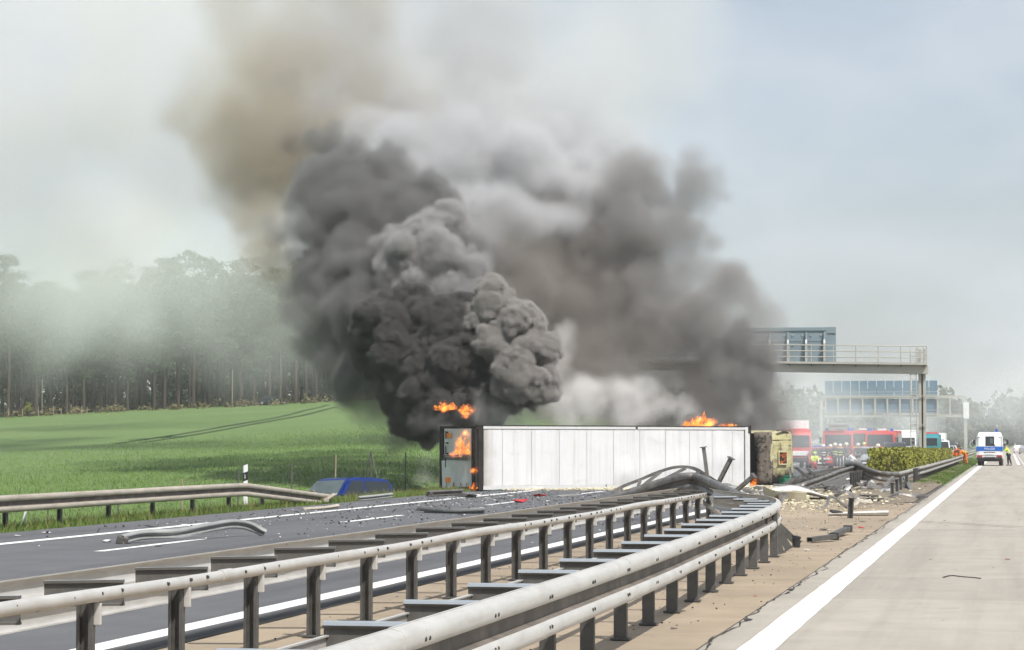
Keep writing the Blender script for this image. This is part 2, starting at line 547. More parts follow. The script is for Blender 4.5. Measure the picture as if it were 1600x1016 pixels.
# paved median: slabs on a bed
median = sheet('median', -7.72, -2.84, -30, 112, -0.014, MAT['joint'])
ms = [slab_mesh(2.43, 3.98, 'slab'), slab_mesh(2.41, 3.98, 'slab')]
for i in range(18):
    for cx, mi in ((-6.485, 0), (-4.06, 1)):
        obj('slab', ms[mi], MAT['median_concrete'], median, (cx, 8 + 4.0 * i, -0.027 + rnd.uniform(-0.003, 0.001)))
# a crack that wanders along the seam between median and carriageway
bm = bmesh.new()
P = []
r = random.Random(3)
x = -2.80
y = 12.0
while y < 150:
    x += r.uniform(-0.05, 0.05) + (-2.80 - x) * 0.25
    P.append((x, y))
    y += r.uniform(0.10, 0.4)
rows = []
for (x, y) in P:
    w = r.uniform(0.003, 0.013) if r.random() < 0.95 else r.uniform(0.02, 0.06)
    rows.append((bm.verts.new((x - w, y, 0.0062)), bm.verts.new((x + w, y, 0.0062))))
for a, b in zip(rows, rows[1:]):
    bm.faces.new((a[0], a[1], b[1], b[0]))
obj('joint_crack', bm, MAT['tar'], median)
# torn-up earth and gravel where the lorry broke through
bm = bmesh.new()
rows = []
r = random.Random(5)
for i in range(60):
    y = 80 + i * 2.4
    row = []
    for k in range(13):
        x = -7.9 + 4.9 * k / 12 + (r.uniform(-.1, .1) if 0 < k < 12 else r.uniform(-.06, .02) * (1 if k == 0 else -0.3))
        z = 0.01 + r.uniform(0, 0.10) * (0.2 if k in (0, 12) else 1) + (0.04 if y > 112 else 0)
        row.append(bm.verts.new((x, y + (r.uniform(-.5, .5) if i else r.uniform(-6, 1)), z if i else 0.0)))
    rows.append(row)
for i in range(59):
    for k in range(12):
        bm.faces.new((rows[i][k], rows[i][k + 1], rows[i + 1][k + 1], rows[i + 1][k]))
tag(obj('churned_earth', bm, MAT['dirt'], smooth=40), kind='structure')
sheet('median_strip', -7.72, -2.84, 222, 900, -0.004, MAT['grass'])
# two dark skid marks curving over the carriageway
for off in (0.0, 0.9):
    bm = bmesh.new()
    P = catmull([(-3.2, 60.5 + off, 0), (-1.8, 58.6 + off, 0), (0.2, 55.6 + off, 0), (2.6, 51.0 + off, 0), (4.8, 46.0 + off, 0)], 10)
    rows = []
    for p in P:
        rows.append((bm.verts.new((p.x, p.y - 0.05, 0.0052)), bm.verts.new((p.x, p.y + 0.05, 0.0052))))
    for a, b in zip(rows, rows[1:]):
        bm.faces.new((a[0], a[1], b[1], b[0]))
    obj('skid_mark', bm, mat('skid', (0.23, 0.21, 0.185), 0.9, var=0.2), road_right)

# ------------------------------------------------------------------ grass (uncountable)
def blades(name, n, xr, yr, h, w, m, seed, zf=tz, keep=None):
    g = np.random.default_rng(seed)
    x = g.uniform(*xr, n); y = g.uniform(*yr, n)
    if keep is not None:
        k = keep(x, y, g); x, y = x[k], y[k]; n = len(x)
    z = zf(x, y)
    a = g.uniform(0, 2 * np.pi, n)
    hh = h * g.uniform(0.4, 1.3, n)
    dx, dy = np.cos(a) * w, np.sin(a) * w
    lx, ly = g.normal(0, 0.35, n) * hh, g.normal(0, 0.35, n) * hh
    V = np.zeros((n, 3, 3))
    V[:, 0] = np.stack([x - dx, y - dy, z - 0.02], -1)
    V[:, 1] = np.stack([x + dx, y + dy, z - 0.02], -1)
    V[:, 2] = np.stack([x + lx, y + ly, z + hh], -1)
    o = obj(name, quads_mesh(name, V), m)
    return tag(o, 'short green grass on the verge and the field edge' if name == 'grass' else None, 'grass' if name == 'grass' else None, kind='stuff')

def verge_keep(x, y, g):
    edge = -20.75 + 0.12 * np.sin(y * 1.7) + 0.1 * np.sin(y * 4.1 + 1)
    clump = np.sin(x * 2.1 + y * 0.9) * np.sin(y * 1.3 - x) + g.normal(0, 0.6, len(x))
    return (x < edge) & (clump > -0.7)
def verge_z(x, y):
    return np.where(x > -22.2, tz(x, y) + 0.06 * sstep(-20.8, -21.3, x), tz(x, y))
blades('verge_grass', 90000, (-26.0, -20.6), (40, 118), 0.15, 0.018, MAT['grass'], 1, verge_z, verge_keep)
blades('verge_grass', 14000, (-25.0, -20.7), (42, 112), 0.26, 0.014, MAT['grass_dry'], 2, verge_z, verge_keep)
blades('field_grass', 230000, (-75.0, -25.5), (55, 210), 0.15, 0.022, MAT['grass_crop'] if 'grass_crop' in MAT else mat('grass_crop', (0.175, 0.27, 0.07), 0.85, var=0.2, scale=0.4, c2=(0.115, 0.20, 0.045)), 3, tz, lambda x, y, g: g.random(len(x)) < np.clip((215 - y) / 120, 0, 1) * np.clip((x + 78) / 30, 0, 1))
flat = lambda x, y: np.zeros_like(x) + 0.02
blades('median_grass', 26000, (-4.3, -2.95), (112, 260), 0.13, 0.03, MAT['grass'], 4, flat, lambda x, y, g: x < -3.0 + 0.08 * np.sin(y))
blades('median_grass', 9000, (-7.6, -3.2), (90, 300), 0.12, 0.03, MAT['grass_dry'], 5, flat, lambda x, y, g: (np.sin(x * 3) * np.sin(y * 0.8) + g.normal(0, .4, len(x))) > 0.5)
blades('median_tuft', 500, (-7.0, -3.4), (50, 84), 0.06, 0.015, MAT['grass_dry'], 6, flat, lambda x, y, g: (np.sin(x * 4) * np.sin(y * 0.9) + g.normal(0, .2, len(x))) > 0.8)
for o in bpy.data.objects:
    if o.name.split('.')[0] in ('verge_grass', 'field_grass', 'median_grass', 'median_tuft'):
        o['label'] = {'verge_grass': 'short rough grass of the verge beside the asphalt', 'field_grass': 'young green crop at the near edge of the field',
                      'median_grass': 'thin green grass along the far median', 'median_tuft': 'dry weeds in the cracks of the median'}[o.name.split('.')[0]]
        o['category'] = 'grass'

# ------------------------------------------------------------------ steel safety barriers
def wprof(sign=1.0, h=0.41, d=0.085, t=0.009, oz=0.0):
    pts = [(0.0, .5), (0.02, .475)]
    for k in range(11):                      # upper wave
        u = -1 + 2 * k / 10
        pts.append((max(0.05, math.cos(u * math.pi / 2) ** 0.32), .300 - u * .190))
    pts += [(0.03, .09), (0.02, .0), (0.03, -.09)]
    for k in range(11):                      # lower wave
        u = -1 + 2 * k / 10
        pts.append((max(0.05, math.cos(u * math.pi / 2) ** 0.32), -.300 - u * .190))
    pts += [(0.02, -.475), (0.0, -.5)]
    outer = [(sign * a * d, b * h + oz) for a, b in pts]
    inner = [(s - sign * t, u) for s, u in outer]
    return outer + inner[::-1]

def shade_recess(o, k):
    """shade in the channel between the two waves of a beam, put in as dark colour"""
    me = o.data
    me.materials.append(MAT['rail_recess_shade'])
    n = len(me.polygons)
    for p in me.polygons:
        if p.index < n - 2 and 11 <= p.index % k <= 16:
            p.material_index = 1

def rail_segments(parent, pts, prof, m, seg_len, name='rail_beam', lap=0.12, ups=None):
    """cut a path into beams of a given length, each its own part, lapped like shingles"""
    out = []
    acc, start = 0.0, 0
    P = [Vector(p) for p in pts]
    i = 0
    k = 0
    while i < len(P) - 1:
        j = i
        L = 0.0
        while j < len(P) - 1 and L < seg_len:
            L += (P[j + 1] - P[j]).length
            j += 1
        q = P[i:j + 1]
        if j < len(P) - 1:
            q = q + [q[-1] + (P[j + 1] - P[j]).normalized() * lap]
        if k % 2:
            pr = [(a * 1.0 + (0.004 if a >= 0 else -0.004), b * 1.012) for a, b in prof]
        else:
            pr = prof
        out.append(obj(name, sweep(bmesh.new(), pr, q, None if ups is None else ups[i:i + len(q)]), m, parent, smooth=45))
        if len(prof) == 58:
            shade_recess(out[-1], 58)
        i = j
        k += 1
    return out

def channel_post(name, h, w=0.12, d=0.075, t=0.012, plate=True, open_front=True):
    """a C-section post: web and two flanges, with a base plate"""
    s = -1 if open_front else 1
    o = [(-w / 2, s * d / 2), (-w / 2, -s * d / 2), (w / 2, -s * d / 2), (w / 2, s * d / 2), (w / 2 - t * 2.2, s * d / 2), (w / 2 - t * 2.2, s * d / 2 - s * t), (w / 2 - t, s * d / 2 - s * t),
         (w / 2 - t, -s * d / 2 + s * t), (-w / 2 + t, -s * d / 2 + s * t), (-w / 2 + t, s * d / 2 - s * t), (-w / 2 + t * 2.2, s * d / 2 - s * t), (-w / 2 + t * 2.2, s * d / 2)]
    bm = bmesh.new()
    a = [bm.verts.new((x, y, 0.0)) for x, y in o]
    b = [bm.verts.new((x, y, h)) for x, y in o]
    for i in range(len(o)):
        k = (i + 1) % len(o)
        bm.faces.new((a[i], a[k], b[k], b[i]))
    bm.faces.new(a[::-1]); bm.faces.new(b)
    bmesh.ops.recalc_face_normals(bm, faces=bm.faces)
    me = bpy.data.meshes.new(name)
    bm.to_mesh(me); bm.free()
    return me

def plate_mesh(w=0.19, d=0.15, h=0.022):
    bm = boxm((0, 0, h / 2 + 0.004), (w, d, h), bevel=0.004)
    me = bpy.data.meshes.new('base_plate'); bm.to_mesh(me); bm.free()
    return me

def bolt_mesh(r=0.017, h=0.02):
    bm = bmesh.new()
    bmesh.ops.create_cone(bm, cap_ends=True, segments=7, radius1=r, radius2=r * 0.75, depth=h)
    me = bpy.data.meshes.new('bolt'); bm.to_mesh(me); bm.free()
    return me

POST1 = channel_post('post', 0.745)
POST2 = channel_post('post', 0.74, w=0.125, open_front=False)
POST3 = channel_post('post', 0.72, w=0.11, open_front=True)
PLATE = plate_mesh()
BOLT = bolt_mesh()

def spacer_mesh(L, h, top=0.075, name='spacer', tubetop=False):
    """bracket beam lying across the barrier: web plate, top and bottom flange in one piece"""
    bm = bmesh.new()
    if tubetop:
        prof = [(-0.006, -h / 2), (0.03, -h / 2), (0.03, -h / 2 + 0.012), (0.006, -h / 2 + 0.012), (0.006, h / 2 - 0.03), (0.028, h / 2 - 0.028), (0.036, h / 2 - 0.012), (0.03, h / 2 + 0.006),
                (0.0, h / 2 + 0.014), (-0.03, h / 2 + 0.006), (-0.036, h / 2 - 0.012), (-0.028, h / 2 - 0.028), (-0.006, h / 2 - 0.03)]
    else:
        prof = [(-0.005, -h / 2 + 0.02), (-top / 2, -h / 2 + 0.02), (-top / 2, -h / 2), (top / 2, -h / 2), (top / 2, -h / 2 + 0.02), (0.005, -h / 2 + 0.02),
                (0.005, h / 2 - 0.022), (top / 2, h / 2 - 0.022), (top / 2, h / 2), (-top / 2, h / 2), (-top / 2, h / 2 - 0.022), (-0.005, h / 2 - 0.022)]
    a = [bm.verts.new((-L / 2, y, z)) for y, z in prof]
    b = [bm.verts.new((L / 2, y, z)) for y, z in prof]
    n = len(prof)
    bm.faces.new(a); bm.faces.new(b[::-1])
    for i in range(n):
        bm.faces.new((a[i], b[i], b[(i + 1) % n], a[(i + 1) % n]))
    bmesh.ops.recalc_face_normals(bm, faces=bm.faces)
    me = bpy.data.meshes.new(name); bm.to_mesh(me); bm.free()
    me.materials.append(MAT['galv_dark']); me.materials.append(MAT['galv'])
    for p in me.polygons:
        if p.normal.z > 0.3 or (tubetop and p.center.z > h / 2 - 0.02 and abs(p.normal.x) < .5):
            p.material_index = 1  # paler metal on upward faces: sky brightness put into the colour
    return me

mat('rail_recess_shade', (0.15, 0.13, 0.11), 0.8, 0.0, var=0.3, scale=2.5)  # dark tone standing for the shade inside the beam's channel
# --- barrier along the asphalt carriageway
b1 = thing('guardrail', 'pale steel guardrail with a front tube on dark posts beside the asphalt carriageway', 'guardrail', (-6.67, 15, 0))
def wl(p):      # world to barrier-local
    return (p[0] + 6.67, p[1] - 15, p[2])
ys1 = [11.0 + 2.0 * k for k in range(23)]
pathW = [wl((-7.52, y, 0.645)) for y in np.arange(9.0, 57.1, 1.0)]
rail_segments(b1, pathW, wprof(-1.0, d=0.045), MAT['rail'], 4.0)
tubeprof = [(0.040 * math.cos(a) * (1 if abs(math.cos(a)) < .8 else 1), 0.05 * math.sin(a)) for a in [2 * math.pi * k / 14 for k in range(14)]]
tubepath = []
for y in np.arange(9.0, 56.1, 0.5):
    wob = 0.012 * math.sin(y * 0.9) + (0.03 * math.sin((y - 27) * 0.45) if y > 27 else 0)
    tubepath.append(wl((-6.585 + wob * 0.6, y, 0.755 + wob * 0.5 + max(0, 23 - y) * 0.004)))
rail_segments(b1, tubepath, tubeprof, MAT['rail'], 4.0, 'tube_rail', 0.0)
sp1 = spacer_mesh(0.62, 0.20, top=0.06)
br = boxm((0, 0, 0), (0.055, 0.035, 0.16), bevel=0.005)
brm = bpy.data.meshes.new('bracket'); br.to_mesh(brm); br.free()
for i, y in enumerate(ys1):
    p = obj('post', POST1, MAT['post_steel'], b1, wl((-6.67, y, 0.0)), (0, 0, 0))
    obj('base_plate', PLATE, MAT['post_steel'], p)
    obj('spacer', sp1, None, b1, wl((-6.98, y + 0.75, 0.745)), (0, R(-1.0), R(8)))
    obj('bracket', brm, MAT['rail'], b1, wl((-6.585, y + 0.02, 0.64)))
    for dx, dy, dz in ((-6.546, 0.0, 0.768), (-6.546, 0.42, 0.768), (-6.546, -0.55, 0.765)):
        obj('bolt', BOLT, MAT['bolt'], b1, wl((dx, y + dy, dz + max(0, 23 - y) * 0.004)), (0, R(90), 0))
    for dy in (-0.02, 0.5):
        obj('bolt', BOLT, MAT['bolt'], b1, wl((-7.505, y + dy, 0.645)), (0, R(90), 0))
    # sleeve over every second tube joint
    if i % 2 == 0:
        sl = [(a * 1.08, b * 1.08) for a, b in tubeprof]
        c = [wl((-6.585 + (0.03 * math.sin((y + q - 27) * 0.45) * .6 if y > 27 else 0), y + q, 0.755 + max(0, 23 - y - q) * 0.004 + (0.015 * math.sin((y + q - 27) * 0.45) if y > 27 else 0))) for q in (0.86, 1.0, 1.14)]
        obj('sleeve', sweep(bmesh.new(), sl, c), MAT['rail'], b1, smooth=40)

# --- barrier along the concrete carriageway, torn round at its far end
b2 = thing('guardrail', 'pale two-ridged steel guardrail beside the concrete carriageway, its far end bent round in a loop', 'guardrail', (-3.7, 15, 0))
def w2(p):
    return (p[0] + 3.7, p[1] - 15, p[2])
key2 = [(-3.36, 9, .67), (-3.36, 14, .67), (-3.37, 19, .67), (-3.42, 24, .67), (-3.53, 29, .67), (-3.66, 34, .665), (-3.82, 39.3, .66), (-4.02, 43.0, .655), (-4.33, 46.0, .655), (-4.72, 47.9, .66),
        (-5.2, 49.1, .67), (-5.75, 50.1, .70), (-6.15, 50.9, .74)]
path2 = catmull(key2, 12)
rail_segments(b2, [w2(p) for p in path2], wprof(1.0), MAT['rail'], 4.0)
def at2(y):
    for a, b in zip(path2, path2[1:]):
        if a.y <= y <= b.y:
            t = (y - a.y) / max(b.y - a.y, 1e-6)
            return a.lerp(b, t), (b - a).normalized()
    return path2[-1], (path2[-1] - path2[-2]).normalized()
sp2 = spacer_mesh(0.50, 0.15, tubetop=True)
ysp = [11.7 + 1.93 * k for k in range(16)]
for i, y in enumerate(ysp):
    q, t = at2(y)
    p = obj('post', POST2, MAT['post_steel'], b2, w2((-3.70 + (q.x + 3.47) * 0.35, y, 0.0)), (0, 0, rnd.uniform(-.03, .03)))
    obj('base_plate', PLATE, MAT['post_steel'], p)
loop_y = [y for y in ysp] + [42.8, 45.0, 46.9, 48.3, 49.5]
for i, y in enumerate(loop_y):
    q, t = at2(y)
    side = Vector((t.y, -t.x, 0)).normalized()
    c = q - side * 0.28 + Vector((0, 0, 0.115))
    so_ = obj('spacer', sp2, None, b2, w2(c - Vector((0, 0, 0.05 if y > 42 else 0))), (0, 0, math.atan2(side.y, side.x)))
    if y > 42: so_.scale = (1.0, 0.5, 0.8)
    for hgt in (0.11, -0.11):
        for dt in (-0.05, 0.05):
            c = q + side * 0.084 + t * dt + Vector((0, 0, hgt))
            obj('bolt', BOLT, MAT['bolt'], b2, w2(c), (0, R(90), math.atan2(side.y, side.x)))
# strap joining the inner ends of the brackets
strap = []
for y in list(np.arange(9.5, 41, 1.0)) + [42, 43, 44]:
    q, t = at2(float(y))
    side = Vector((t.y, -t.x, 0)).normalized()
    strap.append(w2(q - side * 0.52 + Vector((0, 0, 0.055))))
rail_segments(b2, strap, [(-0.006, -0.065), (0.022, -0.065), (0.022, -0.055), (0.006, -0.055), (0.006, 0.055), (0.022, 0.055), (0.022, 0.065), (-0.006, 0.065)], MAT['rail'], 6.0, 'strap')
# posts dragged over by the loop
for (bx, by, lean, az) in ((-3.79, 41.2, 0.22, 196), (-3.80, 43.0, 0.52, 190), (-3.79, 44.9, 0.80, 186)):
    p = obj('post', POST2, MAT['post_steel'], b2, w2((bx, by, 0.03)), (0, -lean, R(az - 180)))
    obj('base_plate', PLATE, MAT['post_steel'], p)

# --- the torn rail that rears up behind the loop
b3 = thing('torn_rail', 'dark crumpled guardrail length arched over the median in front of the white trailer', 'guardrail', (-7.2, 56, 0))
def w3(p): return (p[0] + 7.2, p[1] - 56, p[2])
k3 = catmull([(-5.05, 49.2, 0.62), (-5.6, 51.0, 0.70), (-6.35, 53.6, 0.86), (-7.0, 55.9, 0.98), (-7.35, 56.2, 1.0), (-8.0, 56.5, 0.84), (-8.7, 56.6, 0.62), (-9.5, 56.6, 0.38)], 8)
ups3 = [Vector((0.12, -0.35, 1)).normalized()] * len(k3)
rail_segments(b3, [w3(p) for p in k3], wprof(-1.0, h=0.42, d=0.075), MAT['rail_dark'], 2.2, 'rail_beam', ups=ups3 + [ups3[0]] * 2)
def strut(parent, p0, p1, w=0.07, h=0.05, m='rail_dark', name='strut', wf=w3):
    a, b = Vector(wf(p0)), Vector(wf(p1))
    pr = [(-w / 2, -h / 2), (w / 2, -h / 2), (w / 2, h / 2), (w / 2 - 0.012, h / 2), (w / 2 - 0.012, -h / 2 + 0.012), (-w / 2 + 0.012, -h / 2 + 0.012), (-w / 2 + 0.012, h / 2), (-w / 2, h / 2)]
    up = (0, 0, 1) if abs((b - a).normalized().z) < 0.9 else (0, 1, 0)
    return obj(name, sweep(bmesh.new(), pr, [a, (a + b) / 2 + Vector((0, 0, 0.01)), b], [up] * 3), MAT[m], parent)
arch = catmull([(-9.75, 59.6, 0.30), (-9.55, 59.8, 0.72), (-9.0, 60, 0.98), (-8.45, 60, 1.20), (-8.05, 60, 1.30), (-7.65, 60, 1.27), (-7.3, 59.8, 1.08), (-7.0, 59.5, 0.92)], 5)
rail_segments(b3, [w3(p) for p in arch], [(-0.05, -0.035), (0.05, -0.035), (0.05, 0.035), (0.03, 0.035), (0.03, -0.015), (-0.03, -0.015), (-0.03, 0.035), (-0.05, 0.035)], MAT['rail_dark'], 1.6, 'pull_beam', lap=0.02)
for p0, p1 in (((-9.4, 59.6, .80), (-9.15, 58.0, .50)), ((-8.95, 59.8, .98), (-8.75, 57.6, .62)), ((-8.45, 59.9, 1.18), (-8.85, 58.4, .72)), ((-7.85, 59.9, 1.26), (-8.35, 57.6, .86)), ((-7.5, 59.8, 1.18), (-7.35, 57.0, 1.05)),
               ((-9.2, 59, .62), (-8.3, 58.6, .98)), ((-9.3, 58.6, .45), (-8.5, 57.4, .80))):
    strut(b3, p0, p1)
k3b = catmull([(-9.35, 58.8, 0.55), (-8.9, 58.9, 0.80), (-8.4, 59.0, 0.92), (-8.0, 59.2, 0.86)], 4)
rail_segments(b3, [w3(p) for p in k3b], [(-0.11, -0.01), (0.0, 0.03), (0.11, -0.01), (0.11, 0.0), (0.0, 0.04), (-0.11, 0.0)], MAT['rail_dark'], 5.0, 'bent_plate')
for (b_, t_) in (((-7.04, 58, 0.92), (-7.15, 58, 1.78)), ((-6.86, 58.1, 0.84), (-6.50, 58.0, 1.52)), ((-6.55, 58.2, 0.62), (-5.96, 58.0, 1.11))):
    a, b = Vector(b_), Vector(t_)
    d = b - a
    p = obj('post', channel_post('post', d.length, w=0.13, d=0.08), MAT['rail_dark'], b3, w3(a), d.to_track_quat('Z', 'Y').to_euler())
    obj('base_plate', PLATE, MAT['rail_dark'], p, (0, 0, d.length))
for (x, y, l) in ((-7.35, 55.95, 0), (-7.0, 55.6, 0), (-6.4, 54.9, 0)):
    pass
# light brackets hanging under the torn end
for p0, p1 in (((-6.95, 54.6, .72), (-6.0, 53.6, .08)), ((-6.6, 55.2, .70), (-6.35, 55.0, .02)), ((-6.35, 55.6, .70), (-6.15, 55.3, .02))):
    strut(b3, p0, p1, 0.08, 0.05, 'post_edge')

# --- barrier beyond the asphalt carriageway
b4 = thing('guardrail', 'weathered guardrail on the far verge, its end sloping into the grass by the blue car', 'guardrail', (-21.45, 45, 0))
def w4(p): return (p[0] + 21.45, p[1] - 45, p[2])
path4 = [(-21.4, y, 0.57) for y in np.arange(38.0, 65.6, 1.0)] + [(-21.35, 66.6, 0.565)] + [(-21.3 + 0.01 * k, 66.6 + 1.05 * k, 0.56 - 0.062 * k) for k in range(1, 9)]
rail_segments(b4, [w4(p) for p in path4], wprof(1.0, h=0.38), mat('rail_weathered', (0.44, 0.40, 0.335), 0.55, 0.2, var=0.12, scale=2.0), 4.0)
layer_noise(MAT['rail_weathered'], (0.24, 0.19, 0.14), 2.5, 0.48, 0.75, 0.6, stretch=(1, .5, 4))
for k in range(7):
    y = 50.12 + 3.12 * k - 0
    obj('post', POST3, MAT['post_steel'], b4, w4((-21.55, y, -0.12)))
obj('post', POST3, MAT['post_steel'], b4, w4((-21.55, 47.0, -0.12))); obj('post', POST3, MAT['post_steel'], b4, w4((-21.5, 71.9, -0.35)), (0, 0.25, 0))
for p0, p1 in (((-21.2, 74.2, .02), (-21.45, 73.6, .42)), ((-21.15, 74.0, .05), (-20.9, 74.5, .30)), ((-21.0, 73.8, .06), (-21.25, 74.6, .22))):
    strut(b4, p0, p1, 0.16, 0.03, 'rail_weathered', 'torn_strip', w4)

# --- barrier beyond the gap, along the hedge
b5 = thing('guardrail', 'buckled guardrail running along the clipped hedge toward the police van', 'guardrail', (-4.2, 110, 0))
def w5(p): return (p[0] + 4.2, p[1] - 110, p[2])
path5 = catmull([(-7.25, 112, 0.78), (-6.6, 109, 0.82), (-5.9, 106.5, 0.60), (-5.35, 106, 0.46), (-4.85, 108, 0.42), (-4.5, 112, 0.48), (-4.3, 118, 0.54), (-4.15, 128, 0.56), (-4.05, 150, 0.58), (-4.0, 180, 0.58), (-4.0, 220, 0.58), (-4.0, 300, 0.58)], 10)
rail_segments(b5, [w5(p) for p in path5[:42]], wprof(-1.0 * -1, h=0.44, d=0.10), MAT['rail_dark'], 4.0)
rail_segments(b5, [w5(p) for p in path5[41:]], wprof(1.0, h=0.40), mat('rail_far', (0.36, 0.35, 0.32), 0.5, 0.25, var=0.12, scale=1.0), 12.0)
for k in range(46):
    y = 113 + 1.33 * k if k < 30 else 152 + 4.0 * (k - 30)
    obj('post', POST3, MAT['rail_dark'], b5, w5((-4.25, y, 0.0)))
b6 = thing('guardrail', 'straight guardrail on the far side of the clipped hedge', 'guardrail', (-7.4, 118, 0))
rail_segments(b6, [(0, y, 0.58) for y in np.arange(0, 160, 8.0)], wprof(-1.0, h=0.40), MAT['rail_far'], 16.0)
for k in range(24):
    obj('post', POST3, MAT['rail_dark'], b6, (0.08, 1.5 + 4.0 * k, 0.0))

# --- flattened barrier on the rubble: a rack of leaning posts
b7 = thing('collapsed_guardrail', 'flattened black guardrail with a comb of leaning posts right of the burnt cab', 'guardrail', (-7.2, 104, 0))
def w7(p): return (p[0] + 7.2, p[1] - 104, p[2])
top7 = catmull([(-8.95, 99.5, 0.22), (-8.5, 102, 0.50), (-7.9, 105, 0.66), (-7.5, 109, 0.74), (-7.25, 113, 0.78), (-7.2, 118, .78)], 5)
rail_segments(b7, [w7(p) for p in top7], [(-0.07, -0.05), (0.07, -0.05), (0.07, 0.05), (0.04, 0.05), (0.04, -0.03), (-0.04, -0.03), (-0.04, 0.05), (-0.07, 0.05)], MAT['rail_dark'], 4.0, 'pull_beam')
low7 = catmull([(-7.9, 96.5, 0.18), (-7.3, 99, 0.42), (-7.0, 103, 0.60), (-6.8, 108, 0.70), (-6.75, 113, .72)], 5)
rail_segments(b7, [w7(p) for p in low7], wprof(1.0, h=0.34), MAT['rail_dark'], 4.0)
for k in range(14):
    t = k / 13
    foot = Vector((-6.75 + 0.35 * t, 95.0 + 5.2 * t, 0.03))
    head = foot + Vector((-0.72 + 0.30 * t, 1.0, 0.50 + 0.26 * t))
    d = head - foot
    obj('post', POST3, MAT['rail_dark'], b7, w7(foot), d.to_track_quat('Z', 'Y').to_euler())
for k in range(11):
    obj('post', POST3, MAT['rail_dark'], b7, w7((-6.36 + 0.018 * k, 101.0 + 1.0 * k, 0.0)), (rnd.uniform(-.04, .04), rnd.uniform(-.06, .03), 0))
for p0, p1 in (((-8.85, 101.5, .1), (-9.0, 102.5, .92)), ((-8.85, 103.5, .85), (-7.55, 99.6, .12)), ((-8.4, 104.0, .80), (-7.2, 99.0, .10)), ((-9.2, 99, .08), (-7.9, 104, .55)), ((-8.4, 98.6, .08), (-6.6, 103.8, .56)),
               ((-8.1, 97.6, .10), (-6.9, 102.4, .50)), ((-8.9, 100.3, .12), (-7.4, 106, .68))):
    strut(b7, p0, p1, 0.10, 0.06, 'rail_dark', 'strut', w7)
k7 = catmull([(-7.0, 94.8, 0.10), (-6.7, 94.3, 0.16), (-6.35, 94.6, 0.12), (-6.1, 95.4, 0.20)], 4)
rail_segments(b7, [w7(p) for p in k7], wprof(1.0, h=0.26), MAT['rail_dark'], 3.0, 'torn_strip')
# posts left standing in the ground near the gap
for i, (x, y, h, tilt, lab) in enumerate(((-3.93, 61.9, 0.50, 0.07, 'bare bent steel post standing alone on the median in front of the white debris'),
                                     (-4.10, 88.2, 0.46, 0.02, 'nearest of four black post stumps under the buckled guardrail'), (-4.12, 92.4, 0.52, 0.0, 'second of four black post stumps under the buckled guardrail'),
                                     (-4.15, 96.4, 0.60, -0.02, 'third of four black post stumps under the buckled guardrail'), (-4.05, 99.2, 0.58, 0.03, 'farthest of four black post stumps under the buckled guardrail'))):
    s = thing('steel_post', lab, 'post', (x, y, 0), (0, tilt, 0), group='guardrail posts left standing')
    obj('shaft', channel_post('shaft', h, w=0.14, d=0.10), MAT['rail_dark'] if i else MAT['post_steel'], s)
    obj('cap_plate', PLATE, MAT['rail_dark'], s, (0, 0, h - 0.01))
for (p0, p1, lab) in (((-4.9, 97.5, .02), (-4.6, 99.5, .52), 'leaning steel strut below the buckled guardrail, left of the stumps'), ((-3.75, 97, .02), (-4.2, 101, .5), 'leaning steel strut below the buckled guardrail, right of the stumps')):
    a, b = Vector(p0), Vector(p1)
    s = obj('steel_strut', channel_post('steel_strut', (b - a).length, w=0.14, d=0.08), MAT['rail_dark'], None, a, (b - a).to_track_quat('Z', 'Y').to_euler())
    tag(s, lab, 'strut')

# ------------------------------------------------------------------ the overturned lorry
TA = R(46.0)
trl = thing('overturned_trailer', 'white refrigerated trailer lying on its side across the road, roof facing out, burning', 'trailer', (-20.62, 94.3, 0.02), TA)
TL, TD, TH = 13.95, 2.62, 2.55      # along, roof-to-floor (now away from the viewer), width (now upright)
# inner box behind the panels
obj('box_body', boxm((TL / 2, TD / 2 + 0.03, TH / 2 + 0.02), (TL - 0.10, TD - 0.06, TH - 0.06)), MAT['white_frame'], trl)
# roof panels, each a sheet with its own joint
edges = [0.28, 1.18, 2.60, 3.98, 5.36, 6.72, 8.08, 9.44, 10.72, 11.95, 13.05, 13.70]
for i, (a, b) in enumerate(zip(edges, edges[1:])):
    bm = bmesh.new()
    nx, nz = 5, 7
    z0, z1 = 0.17, TH - 0.13
    grid = []
    for ix in range(nx + 1):
        col = []
        for iz in range(nz + 1):
            x = a + 0.007 + (b - a - 0.014) * ix / nx
            z = z0 + (z1 - z0) * iz / nz
            y = 0.0 + rnd.uniform(-0.0012, 0.0012)
            if 0 < ix < nx and 0 < iz < nz:
                # buckled towards the cab end: a crease running down to the right
                if a > 6.5:
                    cr = (z - (0.55 + 0.11 * (x - 6.7)))
                    y += -0.075 * math.exp(-(cr / 0.35) ** 2) + 0.03 * math.sin(x * 2.3 + z)
                else:
                    y += 0.009 * math.sin(x * 2.7 + z * 1.3)
            col.append(bm.verts.new((x, y, z)))
        grid.append(col)
    for ix in range(nx):
        for iz in range(nz):
            bm.faces.new((grid[ix][iz], grid[ix + 1][iz], grid[ix + 1][iz + 1], grid[ix][iz + 1]))
    obj('roof_panel', bm, MAT['white_panel'], trl, smooth=50)
def tl(name, c, s, m, bevel=0.008, rot=None, parent=None):
    return obj(name, boxm(c, s, rot, bevel), MAT[m], parent or trl)
tl('top_rail', (TL / 2 - 3.0, 0.02, TH - 0.055), (TL - 6.2, 0.10, 0.13), 'white_frame')
tl('top_rail', (TL - 1.56 - 1.45, 0.021, TH - 0.055), (5.95, 0.10, 0.13), 'white_frame')
tl('top_edge', (TL / 2, 0.015, TH + 0.02), (TL + 0.04, 0.13, 0.03), 'soot')
